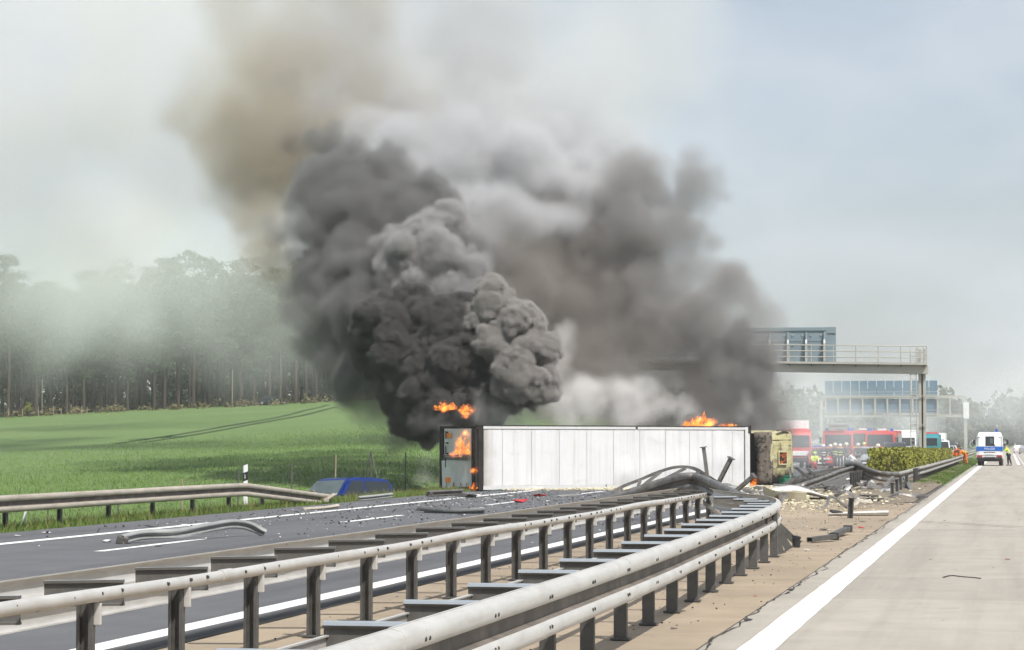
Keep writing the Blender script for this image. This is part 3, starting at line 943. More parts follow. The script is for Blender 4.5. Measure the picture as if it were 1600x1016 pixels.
tl('bottom_rail', (3.2, 0.02, 0.085), (6.2, 0.10, 0.15), 'white_frame')
tl('bottom_rail', (10.1, 0.02, 0.085), (7.5, 0.10, 0.15), 'white_frame')
tl('corner_post', (0.13, -0.005, TH / 2), (0.24, 0.07, TH), 'soot')
tl('corner_post', (TL - 0.08, -0.003, TH / 2 + 0.02), (0.26, 0.08, TH), 'white_frame')
tl('corner_cap', (TL + 0.03, 0.0, TH - 0.10), (0.16, 0.16, 0.34), 'soot', 0.03)
# smoke-blackened edge beside the corner post
# rear end: frame and two doors hanging in it
tl('rear_frame', (-0.02, TD / 2, TH - 0.07), (0.16, TD + 0.04, 0.14), 'soot')
tl('rear_frame', (-0.02, TD - 0.12, TH / 2 - 0.02), (0.16, 0.30, TH - 0.12), 'soot')
tl('rear_frame', (-0.02, TD / 2, 0.05), (0.14, TD - 0.2, 0.09), 'soot')
tl('rear_frame', (-0.03, 0.14, TH / 2 - 0.03), (0.17, 0.26, TH - 0.16), 'soot')
d1 = tl('rear_door', (-0.075, TD / 2 - 0.02, TH * 0.735), (0.06, TD - 0.66, 1.14), 'door_grey', 0.012)
d2 = tl('rear_door', (-0.10, TD / 2 + 0.03, TH * 0.255), (0.06, TD - 0.62, 1.12), 'door_grey', 0.012, Euler((R(-3), 0, R(3))))
for d, zz in ((d1, TH * 0.735), (d2, TH * 0.255)):
    for k, yo in enumerate((-0.55, 0.0, 0.55)):
        obj('hinge', boxm((-0.14, TD / 2 + 0.72, zz + yo * 0.78), (0.03, 0.18, 0.06), None, 0.008), MAT['plastic_black'], d)
    obj('reflector_plate', boxm((-0.135 if d is d1 else -0.165, TD / 2 + 0.60, zz + (0.30 if d is d1 else -0.26)), (0.01, 0.42, 0.20)), MAT['orange_marker'], d)
for zz in (TH * 0.50, TH * 0.475, TH * 0.535):
    obj('lock_bar', tubem((-0.15, 0.42, zz), (-0.15, TD - 0.34, zz), 0.022), MAT['galv_dark'], trl)
for zz in (1.05, 1.6, 2.2):
    obj('lock_handle', boxm((-0.17, TD - 0.55, zz), (0.03, 0.05, 0.32), None, 0.01), MAT['plastic_black'], trl)
for k, yy in enumerate((0.55, 1.0, 1.5, 2.0)):
    obj('latch', boxm((-0.16, yy, 0.17), (0.03, 0.045, 0.24), None, 0.008), MAT['galv_dark'], trl)
# underside, turned away: chassis beams, axles and wheels
for zz in (0.75, 1.75):
    obj('chassis_beam', boxm((7.2, TD + 0.20, zz), (12.6, 0.34, 0.14)), MAT['plastic_black'], trl)
for ax in (2.6, 3.9, 5.2):
    obj('axle', tubem((ax, TD + 0.55, 0.15), (ax, TD + 0.55, TH - 0.15), 0.07, None, 10), MAT['soot'], trl)
    for zz in (0.28, TH - 0.28):
        w = obj('wheel', tubem((ax, TD + 0.55, zz - 0.18), (ax, TD + 0.55, zz + 0.18), 0.52, None, 24), MAT['rubber'], trl, smooth=40)
        obj('rim', tubem((ax, TD + 0.55, zz - 0.20), (ax, TD + 0.55, zz + 0.20), 0.27, None, 16), MAT['galv_dark'], w)

cab = thing('burnt_cab', 'scorched yellow-green lorry cab on its side with flames in the open roof hatch', 'lorry cab', (-20.62 + math.cos(TA) * (TL + 0.15), 94.3 + math.sin(TA) * (TL + 0.15), 0.02), TA)
# cab shell: rounded roof face towards the viewer; x along, y away, z up
def rounded_shell(x0, x1, depth, z0, z1, r, bulge):
    bm = bmesh.new()
    rings = []
    n = 9
    prof = []
    for k in range(n):
        a = math.pi / 2 * k / (n - 1)
        prof.append((1 - math.cos(a), 1 - math.sin(a)))
    stations = [(0.0, 0.16), (0.03, 0.06), (0.10, 0.0), (0.35, 0.0), (0.6, 0.0), (0.82, 0.015), (0.92, 0.06), (0.975, 0.16), (1.0, 0.32)]
    for (t, inset) in stations:
        x = x0 + (x1 - x0) * t
        ring = []
        zz0, zz1 = z0 + inset * 0.35, z1 - inset * 0.75
        fy = inset * 1.2
        for (u, v) in prof:                    # lower edge: from far floor round to the front face
            pass
        ring.append((depth, zz0))
        ring.append((fy + r * 1.0, zz0))
        for k in range(1, 6):
            a = math.pi / 2 * k / 6
            ring.append((fy + r - r * math.sin(a), zz0 + r - r * math.cos(a)))
        for k in range(1, 6):
            z = zz0 + r + (zz1 - zz0 - 2 * r) * k / 6
            ring.append((fy - bulge * math.sin(math.pi * k / 6) + rnd.uniform(-.006, .006), z))
        for k in range(1, 7):
            a = math.pi / 2 * k / 6
            ring.append((fy + r - r * math.cos(a), zz1 - r + r * math.sin(a)))
        ring.append((depth, zz1))
        rings.append([bm.verts.new((x, p, q)) for p, q in ring])
    k = len(rings[0])
    for a, b in zip(rings, rings[1:]):
        for j in range(k):
            bm.faces.new((a[j], a[(j + 1) % k], b[(j + 1) % k], b[j]))
    bm.faces.new(rings[0][::-1]); bm.faces.new(rings[-1])
    return bm
def dented(bm):
    rr = random.Random(8)
    for v in bm.verts:
        n = math.sin(v.co.x * 5.1 + v.co.z * 2.3) * math.sin(v.co.z * 4.3 - v.co.x * 1.7)
        v.co.y += 0.03 * n + rr.uniform(-.012, .012)
        if v.co.z > 1.9 and v.co.x < 1.6: v.co.z -= 0.10 * (v.co.z - 1.9) / .5 + rr.uniform(0, .03); v.co.y += .06
        if v.co.z < .5: v.co.y += 0.05 * math.sin(v.co.x * 7)
    return bm
shell = obj('shell', dented(rounded_shell(0.98, 2.50, 2.3, 0.05, 2.42, 0.24, 0.05)), MAT['cab_paint'], cab, smooth=45)
fair = bmesh.new()
for sgn in (0,):
    # burnt wind fairing curling behind the cab
    rows = []
    for i in range(9):
        z = 0.12 + 2.22 * i / 8
        row = []
        for k in range(5):
            t = k / 4
            x = 0.60 + 0.50 * t + 0.10 * math.sin(z * 1.3) - 0.12 * (1 - t) * (z / 2.4) + rnd.uniform(-.012, .012)
            y = 0.10 - 0.12 * t + 0.30 * (1 - t) ** 2 + rnd.uniform(-.015, .015)
            row.append(fair.verts.new((x, y, z)))
        rows.append(row)
    for a, b in zip(rows, rows[1:]):
        for k in range(4):
            fair.faces.new((a[k], a[k + 1], b[k + 1], b[k]))
fo = obj('wind_fairing', fair, MAT['charred'], cab, smooth=60)
so = fo.modifiers.new('thick', 'SOLIDIFY'); so.thickness = 0.03
obj('rear_wall', boxm((0.95, 1.3, 1.2), (0.10, 1.9, 2.2), None, 0.03), MAT['soot'], cab)
obj('chassis_stub', boxm((0.3, 1.9, 1.2), (1.3, 0.9, 1.9), None, 0.03), MAT['soot'], cab)
# roof hatch: raised frame, dark hole with glowing inside
hx, hz = 1.68, 1.22
for c, s in (((hx, -0.125, hz + 0.27), (0.50, 0.05, 0.05)), ((hx, -0.125, hz - 0.27), (0.50, 0.05, 0.05)), ((hx - 0.235, -0.123, hz), (0.05, 0.05, 0.50)), ((hx + 0.235, -0.123, hz), (0.05, 0.05, 0.50))):
    obj('hatch_frame', boxm(c, s, None, 0.008), MAT['cab_frame'] if 'cab_frame' in MAT else mat('cab_frame', (0.52, 0.48, 0.30), 0.7, var=0.2), cab)
def ember_material():
    m = mat('ember', (0.02, 0.012, 0.01), 0.9, var=0.3)
    nt = m.node_tree
    b = nt.nodes['Principled BSDF']
    tc = nt.nodes.new('ShaderNodeTexCoord')
    n = nt.nodes.new('ShaderNodeTexNoise'); n.inputs['Scale'].default_value = 7.0; n.inputs['Detail'].default_value = 6.0
    nt.links.new(tc.outputs['Object'], n.inputs['Vector'])
    rp = nt.nodes.new('ShaderNodeValToRGB')
    rp.color_ramp.elements[0].position = 0.47; rp.color_ramp.elements[0].color = (0.0, 0.0, 0.0, 1)
    rp.color_ramp.elements[1].position = 0.72; rp.color_ramp.elements[1].color = (1.0, 0.22, 0.03, 1)
    nt.links.new(n.outputs['Fac'], rp.inputs['Fac'])
    nt.links.new(rp.outputs['Color'], b.inputs['Emission Color'])
    b.inputs['Emission Strength'].default_value = 0.9
    return m
EMB = ember_material()
obj('hatch_opening', boxm((hx, -0.07, hz), (0.42, 0.09, 0.49)), EMB, cab)
# roof ridges pressed into the panel
for zz in (1.78, 2.02):
    obj('roof_rib', boxm((1.70, -0.022, zz), (1.1, 0.03, 0.045), None, 0.012), MAT['cab_paint'], cab)
obj('roof_rib', boxm((1.70, -0.020, 0.82), (1.0, 0.03, 0.04), None, 0.012), MAT['cab_paint'], cab)
obj('roof_lamp', boxm((1.85, 0.02, 2.40), (0.7, 0.16, 0.05), None, 0.015), MAT['charred'], cab)
for zz in (0.45, 2.0):
    w = obj('wheel', tubem((1.5, 2.65, zz - 0.16), (1.5, 2.65, zz + 0.16), 0.5, None, 22), MAT['rubber'], cab, smooth=40)
    obj('rim', tubem((1.5, 2.65, zz - 0.18), (1.5, 2.65, zz + 0.18), 0.26, None, 14), MAT['galv_dark'], w)
# green plastic crate crushed under the cab, and scraps at its foot
cl = Matrix.Translation(cab.location) @ Matrix.Rotation(TA, 4, 'Z')
g = cl @ Vector((1.85, -0.35, 0.0))
gb = thing('plastic_crate', 'crushed dark green plastic crate below the hatch of the burnt cab', 'crate', g, TA + 0.1)
obj('front_wall', boxm((0, 0, 0.24), (0.66, 0.03, 0.44), Euler((R(-6), 0, R(3))), 0.008), MAT['green_plastic'], gb)
obj('side_wall', boxm((0.33, 0.14, 0.21), (0.03, 0.28, 0.40), None, 0.008), MAT['green_plastic'], gb)
obj('side_wall', boxm((-0.33, 0.14, 0.20), (0.03, 0.28, 0.36), None, 0.008), MAT['green_plastic'], gb)
obj('rim_band', boxm((0, -0.03, 0.44), (0.70, 0.04, 0.05), Euler((0, R(2), 0)), 0.008), MAT['green_plastic'], gb)
obj('floor_panel', boxm((0, 0.14, 0.02), (0.62, 0.26, 0.03)), MAT['green_plastic'], gb)
p0, p1 = Vector((-9.55, 101.9, 0.03)), Vector((-8.35, 106.0, 0.62))
pole = thing('metal_pole', 'thin grey pole slanting up from the ground beside the green crate', 'pole', p0)
d = p1 - p0
obj('shaft', tubem((0, 0, 0), d, 0.032), MAT['galv'], pole)
obj('end_cap', tubem(d, d * 1.012, 0.045), MAT['galv_dark'], pole)

# ------------------------------------------------------------------ flames
def flame_material():
    m = bpy.data.materials.new('flame'); m.use_nodes = True
    nt = m.node_tree; nt.nodes.clear()
    o = nt.nodes.new('ShaderNodeOutputMaterial')
    em = nt.nodes.new('ShaderNodeEmission')
    tr = nt.nodes.new('ShaderNodeBsdfTransparent')
    mx = nt.nodes.new('ShaderNodeMixShader')
    tc = nt.nodes.new('ShaderNodeTexCoord')
    mp = nt.nodes.new('ShaderNodeMapping'); mp.inputs['Scale'].default_value = (1, 1, 0.55)
    n = nt.nodes.new('ShaderNodeTexNoise'); n.inputs['Scale'].default_value = 7.5; n.inputs['Detail'].default_value = 6.0; n.inputs['Distortion'].default_value = 1.6
    nt.links.new(tc.outputs['Object'], mp.inputs['Vector']); nt.links.new(mp.outputs['Vector'], n.inputs['Vector'])
    rp = nt.nodes.new('ShaderNodeValToRGB')
    e = rp.color_ramp.elements
    e[0].position = 0.38; e[0].color = (0.55, 0.045, 0.008, 1)
    e[1].position = 0.66; e[1].color = (1.0, 0.50, 0.12, 1)
    x = e.new(0.5); x.color = (1.0, 0.17, 0.018, 1)
    nt.links.new(n.outputs['Fac'], rp.inputs['Fac'])
    nt.links.new(rp.outputs['Color'], em.inputs['Color'])
    em.inputs['Strength'].default_value = 1.6
    mr = nt.nodes.new('ShaderNodeMapRange'); mr.inputs['From Min'].default_value = 0.42; mr.inputs['From Max'].default_value = 0.66; mr.inputs['To Max'].default_value = 0.8
    nt.links.new(n.outputs['Fac'], mr.inputs['Value'])
    nt.links.new(mr.outputs['Result'], mx.inputs['Fac'])
    nt.links.new(tr.outputs[0], mx.inputs[1]); nt.links.new(em.outputs[0], mx.inputs[2])
    nt.links.new(mx.outputs[0], o.inputs['Surface'])
    return m
FLAME = flame_material()
FLAMES = []
def flame(loc, w, h, n, seed, label, depth=0.25):
    """ragged tongues and licks of fire rising from one bed"""
    r = random.Random(seed)
    f = thing('flame', label, 'flame', loc, TA, group='open flames on the lorry')
    n = n * (3 if depth != 0.3 and depth != 0.31 else 1)
    for k in range(n):
        bm = bmesh.new()
        hh = h * r.uniform(0.25, 1.0) * (1.0 - 0.55 * abs((k + .5) / n - .5) * 2)
        ww = min(w / n * r.uniform(1.6, 4.0), hh * (.9 if depth < .3 else 1.6))
        x = w * ((k + 0.5) / n - 0.5) + r.uniform(-.06, .06)
        y = r.uniform(-depth, depth)
        z0 = r.uniform(-.05, .45) * h * (1 if r.random() < .4 else .15)
        ph, sw = r.uniform(0, 6), r.uniform(.10, .28) * hh
        rings = []
        m_ = 10
        for i in range(m_):
            t = i / (m_ - 1)
            rad = ww * 0.5 * (math.sin(math.pi * min(1, .18 + .82 * t ** .7)) ** .8) * (1 - .45 * t) + 0.003
            cx = x + sw * math.sin(ph + t * 6.0) * t + 0.22 * hh * t
            cyy = y + sw * math.cos(ph + t * 5.0) * t
            rings.append([bm.verts.new((cx + rad * math.cos(a) * r.uniform(.5, 1.45), cyy + rad * math.sin(a) * r.uniform(.5, 1.3), z0 + hh * t + r.uniform(-.03, .03) * hh)) for a in [2 * math.pi * q / 9 for q in range(9)]])
        for a, b in zip(rings, rings[1:]):
            for q in range(9):
                bm.faces.new((a[q], a[(q + 1) % 9], b[(q + 1) % 9], b[q]))
        bm.faces.new(rings[0][::-1]); bm.faces.new(rings[-1])
        obj('flame_tongue', bm, FLAME, f, smooth=180)
    FLAMES.append((f, w, h, depth, seed))
    return f
tm = Matrix.Translation(trl.location) @ Matrix.Rotation(TA, 4, 'Z')
def tp(x, y, z): return tm @ Vector((x, y, z))
flame(tp(-0.32, 0.62, 1.38), 0.85, 1.05, 6, 1, 'orange flame licking up the open rear doors of the trailer', 0.28)
flame(tp(0.02, 0.9, 3.0), 0.55, 0.38, 4, 2, 'right-hand orange burst of flame in the black smoke above the trailer rear', 0.3)
flame(tp(-0.75, 1.4, 3.18), 0.75, 0.42, 5, 3, 'left-hand red-orange burst of flame in the black smoke above the trailer rear', 0.31)
flame(tp(-0.12, 0.10, 0.05), 0.42, 0.28, 4, 4, 'small flame on the ground at the trailer rear corner', 0.08)
flame(tp(-0.12, 0.05, 0.75), 0.14, 0.35, 2, 5, 'thin flame in the burnt gap beside the white roof panels', 0.04)
flame(tp(11.75, 0.6, 2.55), 1.7, 0.56, 9, 6, 'row of flames on the trailer top near the cab', 0.28)
flame(tp(13.4, 0.8, 2.55), 0.9, 0.25, 5, 7, 'low flames on the trailer corner above the gap to the cab', 0.2)
flame(tp(14.3, 0.15, 0.05), 0.5, 0.26, 4, 8, 'low flames on the ground in the gap between trailer and cab', 0.1)

# ------------------------------------------------------------------ sign gantries
def part(parent, name, c, s, m, bevel=0.0, rot=None):
    return obj(name, boxm(c, s, rot, bevel), MAT[m], parent)
def rod(parent, name, a, b, r, m, seg=8):
    return obj(name, tubem(a, b, r, None, seg), MAT[m], parent, smooth=40)

gan = thing('sign_gantry', 'grey motorway sign gantry with railed walkway and ladder mast, half hidden by smoke', 'gantry', (-5.4, 152.8, 0))
# mast in the median: two verticals with a caged ladder
for dx in (0.05, 0.32):
    part(gan, 'mast_column', (dx, 0.0, 3.85), (0.17, 0.24, 7.7), 'gantry', 0.01)
part(gan, 'mast_web', (0.185, 0.05, 3.3), (0.12, 0.10, 6.5), 'galv_dark')
for dx in (-0.52, -0.16):
    rod(gan, 'ladder_stile', (dx, -0.35, 0.3), (dx, -0.35, 7.75), 0.028, 'gantry')
for k in range(24):
    rod(gan, 'ladder_rung', (-0.52, -0.35, 0.6 + 0.29 * k), (-0.16, -0.35, 0.6 + 0.29 * k), 0.018, 'gantry', 6)
for z in (1.2, 3.0, 4.8, 6.35):
    part(gan, 'ladder_tie', (-0.05, -0.25, z), (1.0, 0.06, 0.06), 'gantry')
# cantilever beam reaching over the asphalt carriageway
bl = 17.5
beam = bmesh.new()
prism(beam, [(-0.45, 0.0), (0.45, 0.0), (0.45, 0.52), (-0.45, 0.52)], -bl, 0.55)
for v in beam.verts:
    v.co.z += 6.16 - 0.017 * v.co.x + (0.06 if v.co.x < -5 and v.co.z < 0.1 else 0)
obj('box_beam', beam, MAT['gantry'], gan)
walk = bmesh.new()
prism(walk, [(-0.75, 0.0), (0.75, 0.0), (0.75, 0.14), (-0.75, 0.14)], -bl, 0.5)
for v in walk.verts:
    v.co.z += 6.70 - 0.017 * v.co.x
obj('walkway', walk, MAT['gantry'], gan)
def gz_(x): return 6.84 - 0.017 * x
for k in range(14):
    x = 0.3 - 1.38 * k
    if x < -bl: break
    rod(gan, 'rail_post', (x, -0.72, gz_(x)), (x, -0.72, gz_(x) + 1.02), 0.03, 'gantry')
    part(gan, 'walkway_bracket', (x, -0.55, 6.62 - 0.017 * x), (0.06, 0.3, 0.10), 'galv_dark')
for h in (1.02, 0.66, 0.30):
    rod(gan, 'hand_rail', (-bl, -0.72, gz_(-bl) + h), (0.45, -0.72, gz_(0.45) + h), 0.03, 'gantry')
for h in (1.02, 0.5):
    rod(gan, 'hand_rail', (0.45, -0.72, gz_(0.45) + h), (0.45, 0.6, gz_(0.45) + h), 0.03, 'gantry')
for x in (-0.1, 0.45):
    rod(gan, 'rail_post', (x, 0.6, gz_(x)), (x, 0.6, gz_(x) + 1.02), 0.03, 'gantry')
# big sign seen from behind: sheet, top lip, cells between stiffening ribs
sx0, sx1, sz0, sz1 = -11.6, -5.15, 6.98, 9.16
part(gan, 'sign_sheet', ((sx0 + sx1) / 2, 0.62, (sz0 + sz1) / 2), (sx1 - sx0, 0.05, sz1 - sz0), 'sign_back', 0.006)
part(gan, 'sign_lip', ((sx0 + sx1 - 0.6) / 2, 0.56, sz1 - 0.13), (sx1 - sx0 - 0.6, 0.10, 0.20), 'sign_back', 0.01)
part(gan, 'sign_trim', (sx1 - 0.25, 0.56, sz1 - 0.36), (0.5, 0.06, 0.04), 'galv')
for k in range(6):
    x = -5.85 - 1.14 * k
    rib = bmesh.new()
    prism(rib, [(0.60, sz0), (0.26, sz0), (0.26, sz0 + 0.9), (0.42, sz1 - 0.28), (0.60, sz1 - 0.28)], x - 0.04, x + 0.04)
    obj('sign_rib', rib, MAT['sign_back'], gan)
    part(gan, 'rib_flange', (x, 0.24, sz0 + 0.55), (0.14, 0.05, 1.1), 'gantry', 0.008)
    part(gan, 'rib_flange', (x, 0.31, sz0 + 1.26), (0.12, 0.05, 0.26), 'paint_white', 0.008)
    if k < 5:
        for (dx, dz) in ((-0.25, 1.66), (-0.88, 1.66), (-0.88, 1.05), (-0.25, 1.05)):
            part(gan, 'sign_clip', (x + dx, 0.57, sz0 + dz), (0.10, 0.06, 0.10), 'galv', 0.01)
        part(gan, 'sign_seam', (x - 0.57, 0.58, sz0 + 1.30), (1.04, 0.03, 0.03), 'sign_back')

far = thing('sign_gantry', 'pale hazy sign gantry far beyond the first, carrying two rows of blue panels', 'gantry', (-6.6, 390, 0))
part(far, 'mast_column', (0.0, 0, 4.5), (0.5, 0.5, 9.0), 'gantry')
part(far, 'camera_box', (0.1, -0.3, 7.0), (0.9, 0.5, 2.6), 'car_white', 0.05)
part(far, 'mast_column', (-22.6, 0, 4.4), (0.5, 0.5, 8.8), 'gantry')
for z in (6.15, 9.15):
    part(far, 'beam', (-11.2, 0, z), (22.6, 0.5, 0.42), 'gantry')
for k in range(12):
    part(far, 'sign_rib', (-21.9 + 1.95 * k, -0.1, 7.7), (0.22, 0.2, 2.8), 'gantry')
for k in range(13):
    a = -22.1 + 1.37 * k
    part(far, 'sign_panel', (a + 0.685, 0.35, 10.55), (1.25, 0.12, 2.4), 'sign_far', 0.03)
for k in range(9):
    a = -22.1 + 1.98 * k
    part(far, 'sign_panel', (a + 0.99, 0.35, 7.7), (1.70, 0.12, 2.3), 'sign_far', 0.03)
for z in (9.5, 9.95):
    part(far, 'hand_rail', (-13.2, -0.5, z), (17.8, 0.06, 0.07), 'gantry')
for z in (6.65, 7.05):
    part(far, 'hand_rail', (-13.2, -0.5, z), (17.8, 0.06, 0.07), 'gantry')

# ------------------------------------------------------------------ vehicles  (built facing -Y = towards the viewer, origin on the ground)
def wheel(parent, x, y, r=0.33, w=0.22):
    t = obj('wheel', tubem((x - w / 2, y, r), (x + w / 2, y, r), r, None, 20), MAT['rubber'], parent, smooth=40)
    obj('rim', tubem((x - w / 2 - 0.012, y, r), (x + w / 2 + 0.012, y, r), r * 0.62, None, 14), MAT['car_silver'], t, smooth=40)
    return t

def car(label, loc, rz, paint, L=4.3, W=1.75, H=1.45, van=False, group='cars caught behind the crash', name='car', rot=None, glass='glass'):
    c = thing(name, label, 'car', loc, rot or (0, 0, rz), group=group)
    hb = 0.92 if not van else 1.05            # belt line
    f, b = -L / 2, L / 2
    if van:
        body = [(f, 0.35), (f + 0.04, 0.72), (f + 0.25, 0.92), (f + 1.0, 1.06), (b - 0.02, hb), (b, 0.40), (b - 0.1, 0.22), (f + 0.1, 0.20)]
        cabn = [(f + 0.98, 1.05), (f + 1.72, H - 0.10), (f + 2.1, H - 0.01), (f + 3.2, H), (b - 0.35, H - 0.03), (b - 0.12, H - 0.16), (b - 0.02, hb)]
    else:
        body = [(f, 0.35), (f + 0.03, 0.62), (f + 0.2, 0.74), (f + 1.1, 0.88), (b - 0.25, hb), (b - 0.02, hb - 0.06), (b, 0.45), (b - 0.1, 0.22), (f + 0.1, 0.2)]
        cabn = [(f + 1.08, 0.87), (f + 1.85, H - 0.05), (f + 2.3, H), (b - 1.1, H - 0.02), (b - 0.35, hb)]
    tp_ = lambda z: 1.0 - 0.04 * max(0, z - 0.5)
    bm = prism(bmesh.new(), body, -W / 2, W / 2, tp_)
    bmesh.ops.bevel(bm, geom=list(bm.edges), offset=0.05, segments=2, affect='EDGES')
    bo = obj('body', bm, paint, c, smooth=40)
    tc_ = lambda z: 0.97 - 0.20 * max(0, (z - hb) / (H - hb)) * (0.7 if van else 1.0)
    bm = prism(bmesh.new(), cabn, -W / 2, W / 2, tc_)
    bmesh.ops.bevel(bm, geom=list(bm.edges), offset=0.10 if van else 0.06, segments=4, affect='EDGES')
    obj('cabin', bm, paint, c, smooth=50)
    # windscreen, rear and side windows proud of the cabin
    a0, a1 = Vector((0, cabn[0][0], cabn[0][1])), Vector((0, cabn[1][0], cabn[1][1]))
    n = Vector((0, -(a1 - a0).z, (a1 - a0).y)).normalized()
    if n.y > 0: n = -n
    def pane(name, quad):
        bm = bmesh.new()
        fr = [bm.verts.new(Vector(q)) for q in quad]
        nn = (Vector(quad[1]) - Vector(quad[0])).cross(Vector(quad[2]) - Vector(quad[0])).normalized()
        bk = [bm.verts.new(Vector(q) - nn * 0.02) for q in quad]
        bm.faces.new(fr); bm.faces.new(bk[::-1])
        for i in range(4):
            j = (i + 1) % 4
            bm.faces.new((fr[i], bk[i], bk[j], fr[j]))
        return obj(name, bm, MAT[glass if name == 'windscreen' else 'glass'], c)
    w0, w1 = W / 2 * tc_(a0.z) - 0.08, W / 2 * tc_(a1.z) - 0.10
    p = lambda t, w, s: a0.lerp(a1, t) + n * 0.012 + Vector((s * w, 0, 0))
    pane('windscreen', [p(0.06, w0, -1), p(0.06, w0, 1), p(0.95, w1, 1), p(0.95, w1, -1)])
    zb, zt = hb + 0.04, H - 0.15
    xb, xt = W / 2 * tc_(zb) + 0.006, W / 2 * tc_(zt) + 0.006
    yf, yr = cabn[0][0] + 0.42, b - (0.30 if van else 0.75)
    ym = (yf + yr) / 2 - 0.15
    for s in (-1, 1):
        pane('side_window', [(s * xb, yf, zb), (s * xb, ym - 0.05, zb), (s * xt, ym - 0.05, zt), (s * xt, yf + 0.55, zt)])
        pane('side_window', [(s * xb, ym + 0.05, zb), (s * xb, yr, zb), (s * xt, yr - (0.05 if van else 0.5), zt), (s * xt, ym + 0.05, zt)])
        obj('headlight', boxm((s * (W / 2 - 0.26), f + 0.06, 0.64), (0.34, 0.10, 0.15), None, 0.03), MAT['chrome'], c)
        obj('mirror', boxm((s * (W / 2 + 0.08), f + 1.25, hb + 0.06), (0.18, 0.10, 0.13), None, 0.03), paint, c)
        wheel(c, s * (W / 2 - 0.10), f + 0.85); wheel(c, s * (W / 2 - 0.10), b - 0.85)
        obj('tail_light', boxm((s * (W / 2 - 0.12), b - 0.02, 0.78), (0.14, 0.06, 0.28), None, 0.02), MAT['red_lamp'], c)
    obj('grille', boxm((0, f + 0.01, 0.52), (0.7, 0.05, 0.14), None, 0.01), MAT['plastic_black'], c)
    obj('bumper', boxm((0, f + 0.02, 0.34), (W - 0.1, 0.12, 0.14), None, 0.04), MAT['plastic_black'], c)
    obj('number_plate', boxm((0, f - 0.045, 0.40), (0.50, 0.02, 0.10)), MAT['car_white'], c)
    return c

car('dark blue estate car nosed down in the ditch behind the left verge', (-24.20, 87.0, -1.20), 0, MAT['car_blue'], L=4.5, W=1.8, H=1.82, van=True, group=None,
    rot=(R(-2.0), R(-2), R(-24)), glass='glass_pale')
car('dark car nearest the hedge with a pale bonnet, stopped on the far carriageway', (-8.15, 173, 0), R(-8), MAT['car_dark'], H=1.5, glass='glass_pale')
car('second dark car stopped behind the one nearest the hedge', (-8.6, 190, 0), R(4), MAT['car_dark'], H=1.95, W=1.9, van=True)
car('silver van standing before the right fire engine', (-10.55, 186, 0), R(2), MAT['car_silver'], H=1.6, van=True)
car('white and silver car far behind the hedge, left of the mast', (-10.1, 262, 0), R(3), MAT['car_silver'])
car('white van far behind the hedge, right of the teal lorry', (-8.6, 330, 0), R(0), MAT['car_white'], H=2.2, van=True, W=1.95)
car('grey car in the far queue right of the white van', (-8.4, 352, 0), R(0), MAT['car_silver'])
car('white car in the far queue behind the kneeling workers', (-8.6, 380, 0), R(0), MAT['car_white'])
car('dark car last in the far queue near the thin mast', (-8.6, 412, 0), R(0), MAT['car_dark'])
car('distant pale car on the right carriageway beyond the police van', (2.6, 420, 0), R(180), MAT['car_silver'])
car('distant white van on the right carriageway at the picture edge', (5.3, 440, 0), R(180), MAT['car_white'], H=2.3, van=True, W=1.95)
car('distant dark car on the right carriageway behind the police van', (3.9, 395, 0), R(180), MAT['car_dark'])
car('white roofed car far down the right carriageway', (1.8, 470, 0), R(180), MAT['car_white'])

# emergency car with a blue light bar
amb = car('white and red emergency car with a blue light bar beside the smoke', (-13.9, 184, 0), R(6), MAT['car_red'], H=1.55, group=None)
obj('light_bar', boxm((0, 0.1, 1.63), (1.15, 0.26, 0.12), None, 0.03), MAT['blue_light'], amb)
obj('door_stripe', boxm((0, -2.13, 0.72), (1.3, 0.08, 0.14), None, 0.02), MAT['car_white'], amb)

